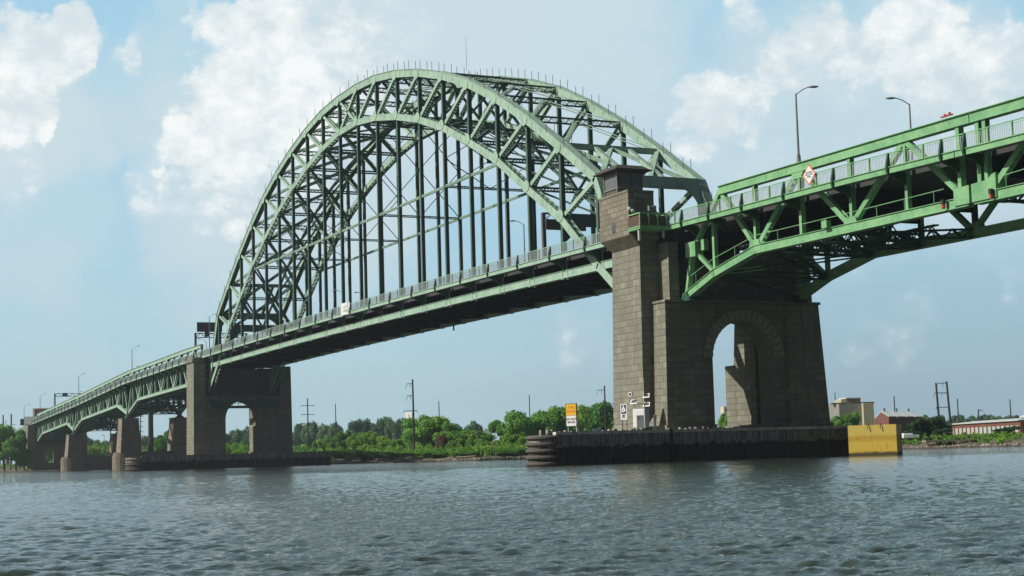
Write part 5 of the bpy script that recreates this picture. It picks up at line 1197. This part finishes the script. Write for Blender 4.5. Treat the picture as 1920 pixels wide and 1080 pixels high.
seg(1566, 1611, 757, 420, 16, 'main_wall', BEIGED, T); seg(1611, 1630, 755.5, 419, 12, 'side_wing', YCONC, T); seg(1579.5, 1606, 747, 424, 9, 'tower_room', plain('brown cladding', (.20, .15, .12), .9), T); seg(1570, 1579.3, 749, 424, 9, 'tower_side', YCONC, T)
seg(1554, 1631, 754.5, 424, 3, 'roof_edge', DARK, T, hgt(1590, 757.5, 424)); seg(1579, 1607, 745.3, 423.6, 9.5, 'tower_roof', WHITE, T, hgt(1590, 747, 423.6)); seg(1562, 1566, 760, 422, 8, 'lit_side_wall', plain('pale lit wall', (.62, .56, .44), .9), T)  # sunlight on the side wall is put into its paler colour
mw = T.children[0]
d = 380; T = thing('brick_works', 'red brick works with a pale sawtooth roof, right of the beige block', 'building', tuple(spot(1675, d, 0)))
p0, p1, p2 = spot(1630, 392), spot(1657, 372), spot(1722, 392)
ze = hgt(1657, 783, 372); zr = hgt(1640, 772, 380)
mb = MB(); back = spot(1700, 415); q = [p0, p1, p2, p2+(p0-p1)]
mb.quadbox([(*a[:2], 1.0) for a in q]+[(*a[:2], ze) for a in q]); wl = mb.build('wall', BRICK, T)
# sawtooth: gable ridge along p1-p2, four bright strips
rm0 = (p0+p1)/2; off = (p2-p1); mb = MB(); zr = ze+1.5
for k0 in range(4):
    a0, a1 = k0/4+.01, (k0+1)/4-.03
    A0, A1 = p1+off*a0, p1+off*a1; B0, B1 = rm0+off*a0, rm0+off*a1
    mb.plate([(*A0[:2], ze+.1), (*A1[:2], ze+.1), (*B1[:2], zr), (*B0[:2], zr)], (0, 0, .2))
    C0, C1 = p0+off*a0, p0+off*a1; mb.plate([(*C0[:2], ze+.1), (*C1[:2], ze+.1), (*B1[:2], zr), (*B0[:2], zr)], (0, 0, .2))
mb.build('roof', ROOFL, T)
mb = MB(); mb.plate([(*p0[:2], ze), (*p1[:2], ze), (*rm0[:2], zr)], tuple(off*.985)); mb.build('gable', BRICK, T)
for t in np.linspace(.15, .85, 7):
    c = p1+(p0-p1)*t; dn = (p0-p1)/np.linalg.norm(p0-p1); no = np.cross(dn, (0, 0, 1)); no = no if no@nv_ > 0 else -no; mb = MB(); q = [c-dn*.55+no*.02, c+dn*.55+no*.02, c+dn*.55+no*.12, c-dn*.55+no*.12]; mb.quadbox([(*a[:2], 2.6) for a in q]+[(*a[:2], ze-1.0) for a in q]); mb.build('window', plain('pale panes', (.45, .52, .50), .4) if 'pale panes' not in bpy.data.materials else bpy.data.materials['pale panes'], T).parent = wl
for t in (.1, .45, .8):
    c = rm0+off*t; mb = MB(); mb.tube([(*c[:2], zr), (*c[:2], zr+1.0)], .22, 8); mb.build('roof_vent', DARK, T)
T = thing('brick_building', 'long low red brick building with a row of pale windows on the right bank', 'building', tuple(spot(1830, 350, 0)))
a_, b_ = spot(1764, 372), spot(1902, 330); ze = hgt(1902, 789, 330); dn = (b_-a_); Lb = np.linalg.norm(dn); dn /= Lb; no = np.cross(dn, (0, 0, 1)); no = no if no@nv_ > 0 else -no
mb = MB(); q = [a_, b_, b_-no*12, a_-no*12]; mb.quadbox([(*x[:2], 1) for x in q]+[(*x[:2], ze) for x in q]); wl = mb.build('wall', BRICK, T)
mb = MB(); mb.plate([(*(a_+no*.4)[:2], ze), (*(b_+no*.4)[:2], ze), (*(b_-no*6)[:2], ze+.5), (*(a_-no*6)[:2], ze+.5)], (0, 0, .15)); mb.plate([(*(a_-no*12.4)[:2], ze), (*(b_-no*12.4)[:2], ze), (*(b_-no*6)[:2], ze+.5), (*(a_-no*6)[:2], ze+.5)], (0, 0, .2)); mb.build('roof', ROOFL, T)
mb = MB(); mb.plate([(*b_[:2], ze), (*(b_-no*12)[:2], ze), (*(b_-no*6)[:2], ze+.48)], tuple(-dn*.4)); mb.build('gable', BRICK, T)
nw = 17
for i in range(nw):
    c = a_+dn*Lb*(i+.7)/(nw+.4); mb = MB(); q = [c-dn*.8+no*.02, c+dn*.8+no*.02, c+dn*.8+no*.1, c-dn*.8+no*.1]; mb.quadbox([(*x[:2], 2.6) for x in q]+[(*x[:2], ze-.9) for x in q]); w_ = mb.build('window', bpy.data.materials['pale panes'], T); w_.parent = wl
T = thing('brick_shed', 'dark brick shed with a pale gable roof at the right edge of the photo', 'building', tuple(spot(1925, 330, 0)))
a_, b_ = spot(1903, 345), spot(1990, 330); ze = hgt(1910, 782, 335); dn = b_-a_; Lb = np.linalg.norm(dn); dn /= Lb; no = np.cross(dn, (0, 0, 1)); no = no if no@nv_ > 0 else -no
mb = MB(); q = [a_, b_, b_-no*10, a_-no*10]; mb.quadbox([(*x[:2], 1) for x in q]+[(*x[:2], ze) for x in q]); mb.build('wall', stone('dark brick', (.12, .05, .04), (.10, .045, .04), (.09, .07, .06), bw=.5, bh=.16, streak=.1, moss=0), T)
mb = MB(); mb.plate([(*(a_+no*.3)[:2], ze), (*(b_+no*.3)[:2], ze), (*(b_-no*5)[:2], ze+2), (*(a_-no*5)[:2], ze+2)], (0, 0, .2)); mb.plate([(*(a_-no*10.3)[:2], ze), (*(b_-no*10.3)[:2], ze), (*(b_-no*5)[:2], ze+2), (*(a_-no*5)[:2], ze+2)], (0, 0, .2)); mb.build('roof', ROOFL, T)
T = thing('small_block', 'small cream building seen through the opening of the near pier', 'building', tuple(spot(1353, 520, 0)))
w0 = seg(1350, 1362, 762, 520, 8, 'wall', plain('cream wall', (.62, .55, .42), .9), T); seg(1362, 1370, 760, 521, 8, 'dark_wing', BEIGED, T); win(T, w0, 1355, 520, 3, 766, 772, BLACK)
T = thing('small_pavilion', 'small cream and pale teal building between the trees of the far bank', 'building', tuple(spot(908, 410, 0)))
w0 = seg(900, 918, 815, 410, 6, 'wall', plain('cream wall2', (.60, .52, .33), .9), T); seg(902, 916, 805, 412, 5, 'upper_floor', plain('pale teal', (.42, .62, .56), .7), T); win(T, w0, 906, 410, 4, 817, 822, BLACK); win(T, w0, 913, 410, 3, 817, 822, BLACK)
T = thing('moored_boat', 'long white low boat or pontoon at the right bank beside the yellow fender', 'boat', tuple(spot(1700, 279, 1.6)))
seg(1684, 1712, 815, 279, 3, 'hull', WHITE, T, hgt(1700, 821, 279)); seg(1684, 1700, 812.5, 280, 2, 'coaming', WHITE, T, hgt(1700, 815.1, 280))
T = thing('parked_truck', 'white parked vehicle low on the right bank behind the twin poles', 'vehicle', tuple(spot(1762, 296, 1.8)))
seg(1752, 1772, 811, 296, 3, 'vehicle_body', WHITE, T, hgt(1762, 818, 296)); seg(1754, 1760, 808.5, 296, 2.5, 'cabin', GLASS, T, hgt(1762, 811.1, 296))
for a in (1755, 1768):
    mb = MB(); c = spot(a, 295.7); zz = hgt(a, 818, 296); mb.tube([(c[0], c[1], zz), (c[0]-nv_[0]*.3, c[1]-nv_[1]*.3, zz)], .3, 10); mb.build('wheel', BLACK, T)
T = thing('wooden_dock', 'low rotten wooden dock on the right bank below the twin poles', 'dock', tuple(spot(1775, 272, .5)))
mb = MB(); p = spot(1775, 271); q = [p-rv*4.6, p+rv*4.6, p+rv*4.6-nv_*2.5, p-rv*4.6-nv_*2.5]; mb.quadbox([(*a[:2], 1.15) for a in q]+[(*a[:2], 1.4) for a in q]); mb.build('dock_deck', plain('dock boards', (.33, .28, .18), .9), T)
for a in np.linspace(-4.3, 4.3, 7):
    mb = MB(); c = p+rv*a; mb.tube([(c[0], c[1], -1), (c[0], c[1], 1.15+(.5 if a > 3 else 0))], .14, 7); mb.build('dock_pile', WOODP, T)
# haze
hz_on = True
if hz_on:
    mb = MB(); mb.box(-1500, 900, -1400, 1500, -4, 75); m = bpy.data.materials.new('river haze'); m.use_nodes = True; t = m.node_tree; t.nodes.clear(); o_ = t.nodes.new('ShaderNodeOutputMaterial'); pv = t.nodes.new('ShaderNodeVolumePrincipled'); pv.inputs['Density'].default_value = .00018; pv.inputs['Color'].default_value = (.80, .88, .95, 1); pv.inputs['Anisotropy'].default_value = .3; t.links.new(pv.outputs[0], o_.inputs['Volume'])
    hzo = mb.build('haze', m); tag(hzo, kind='stuff')
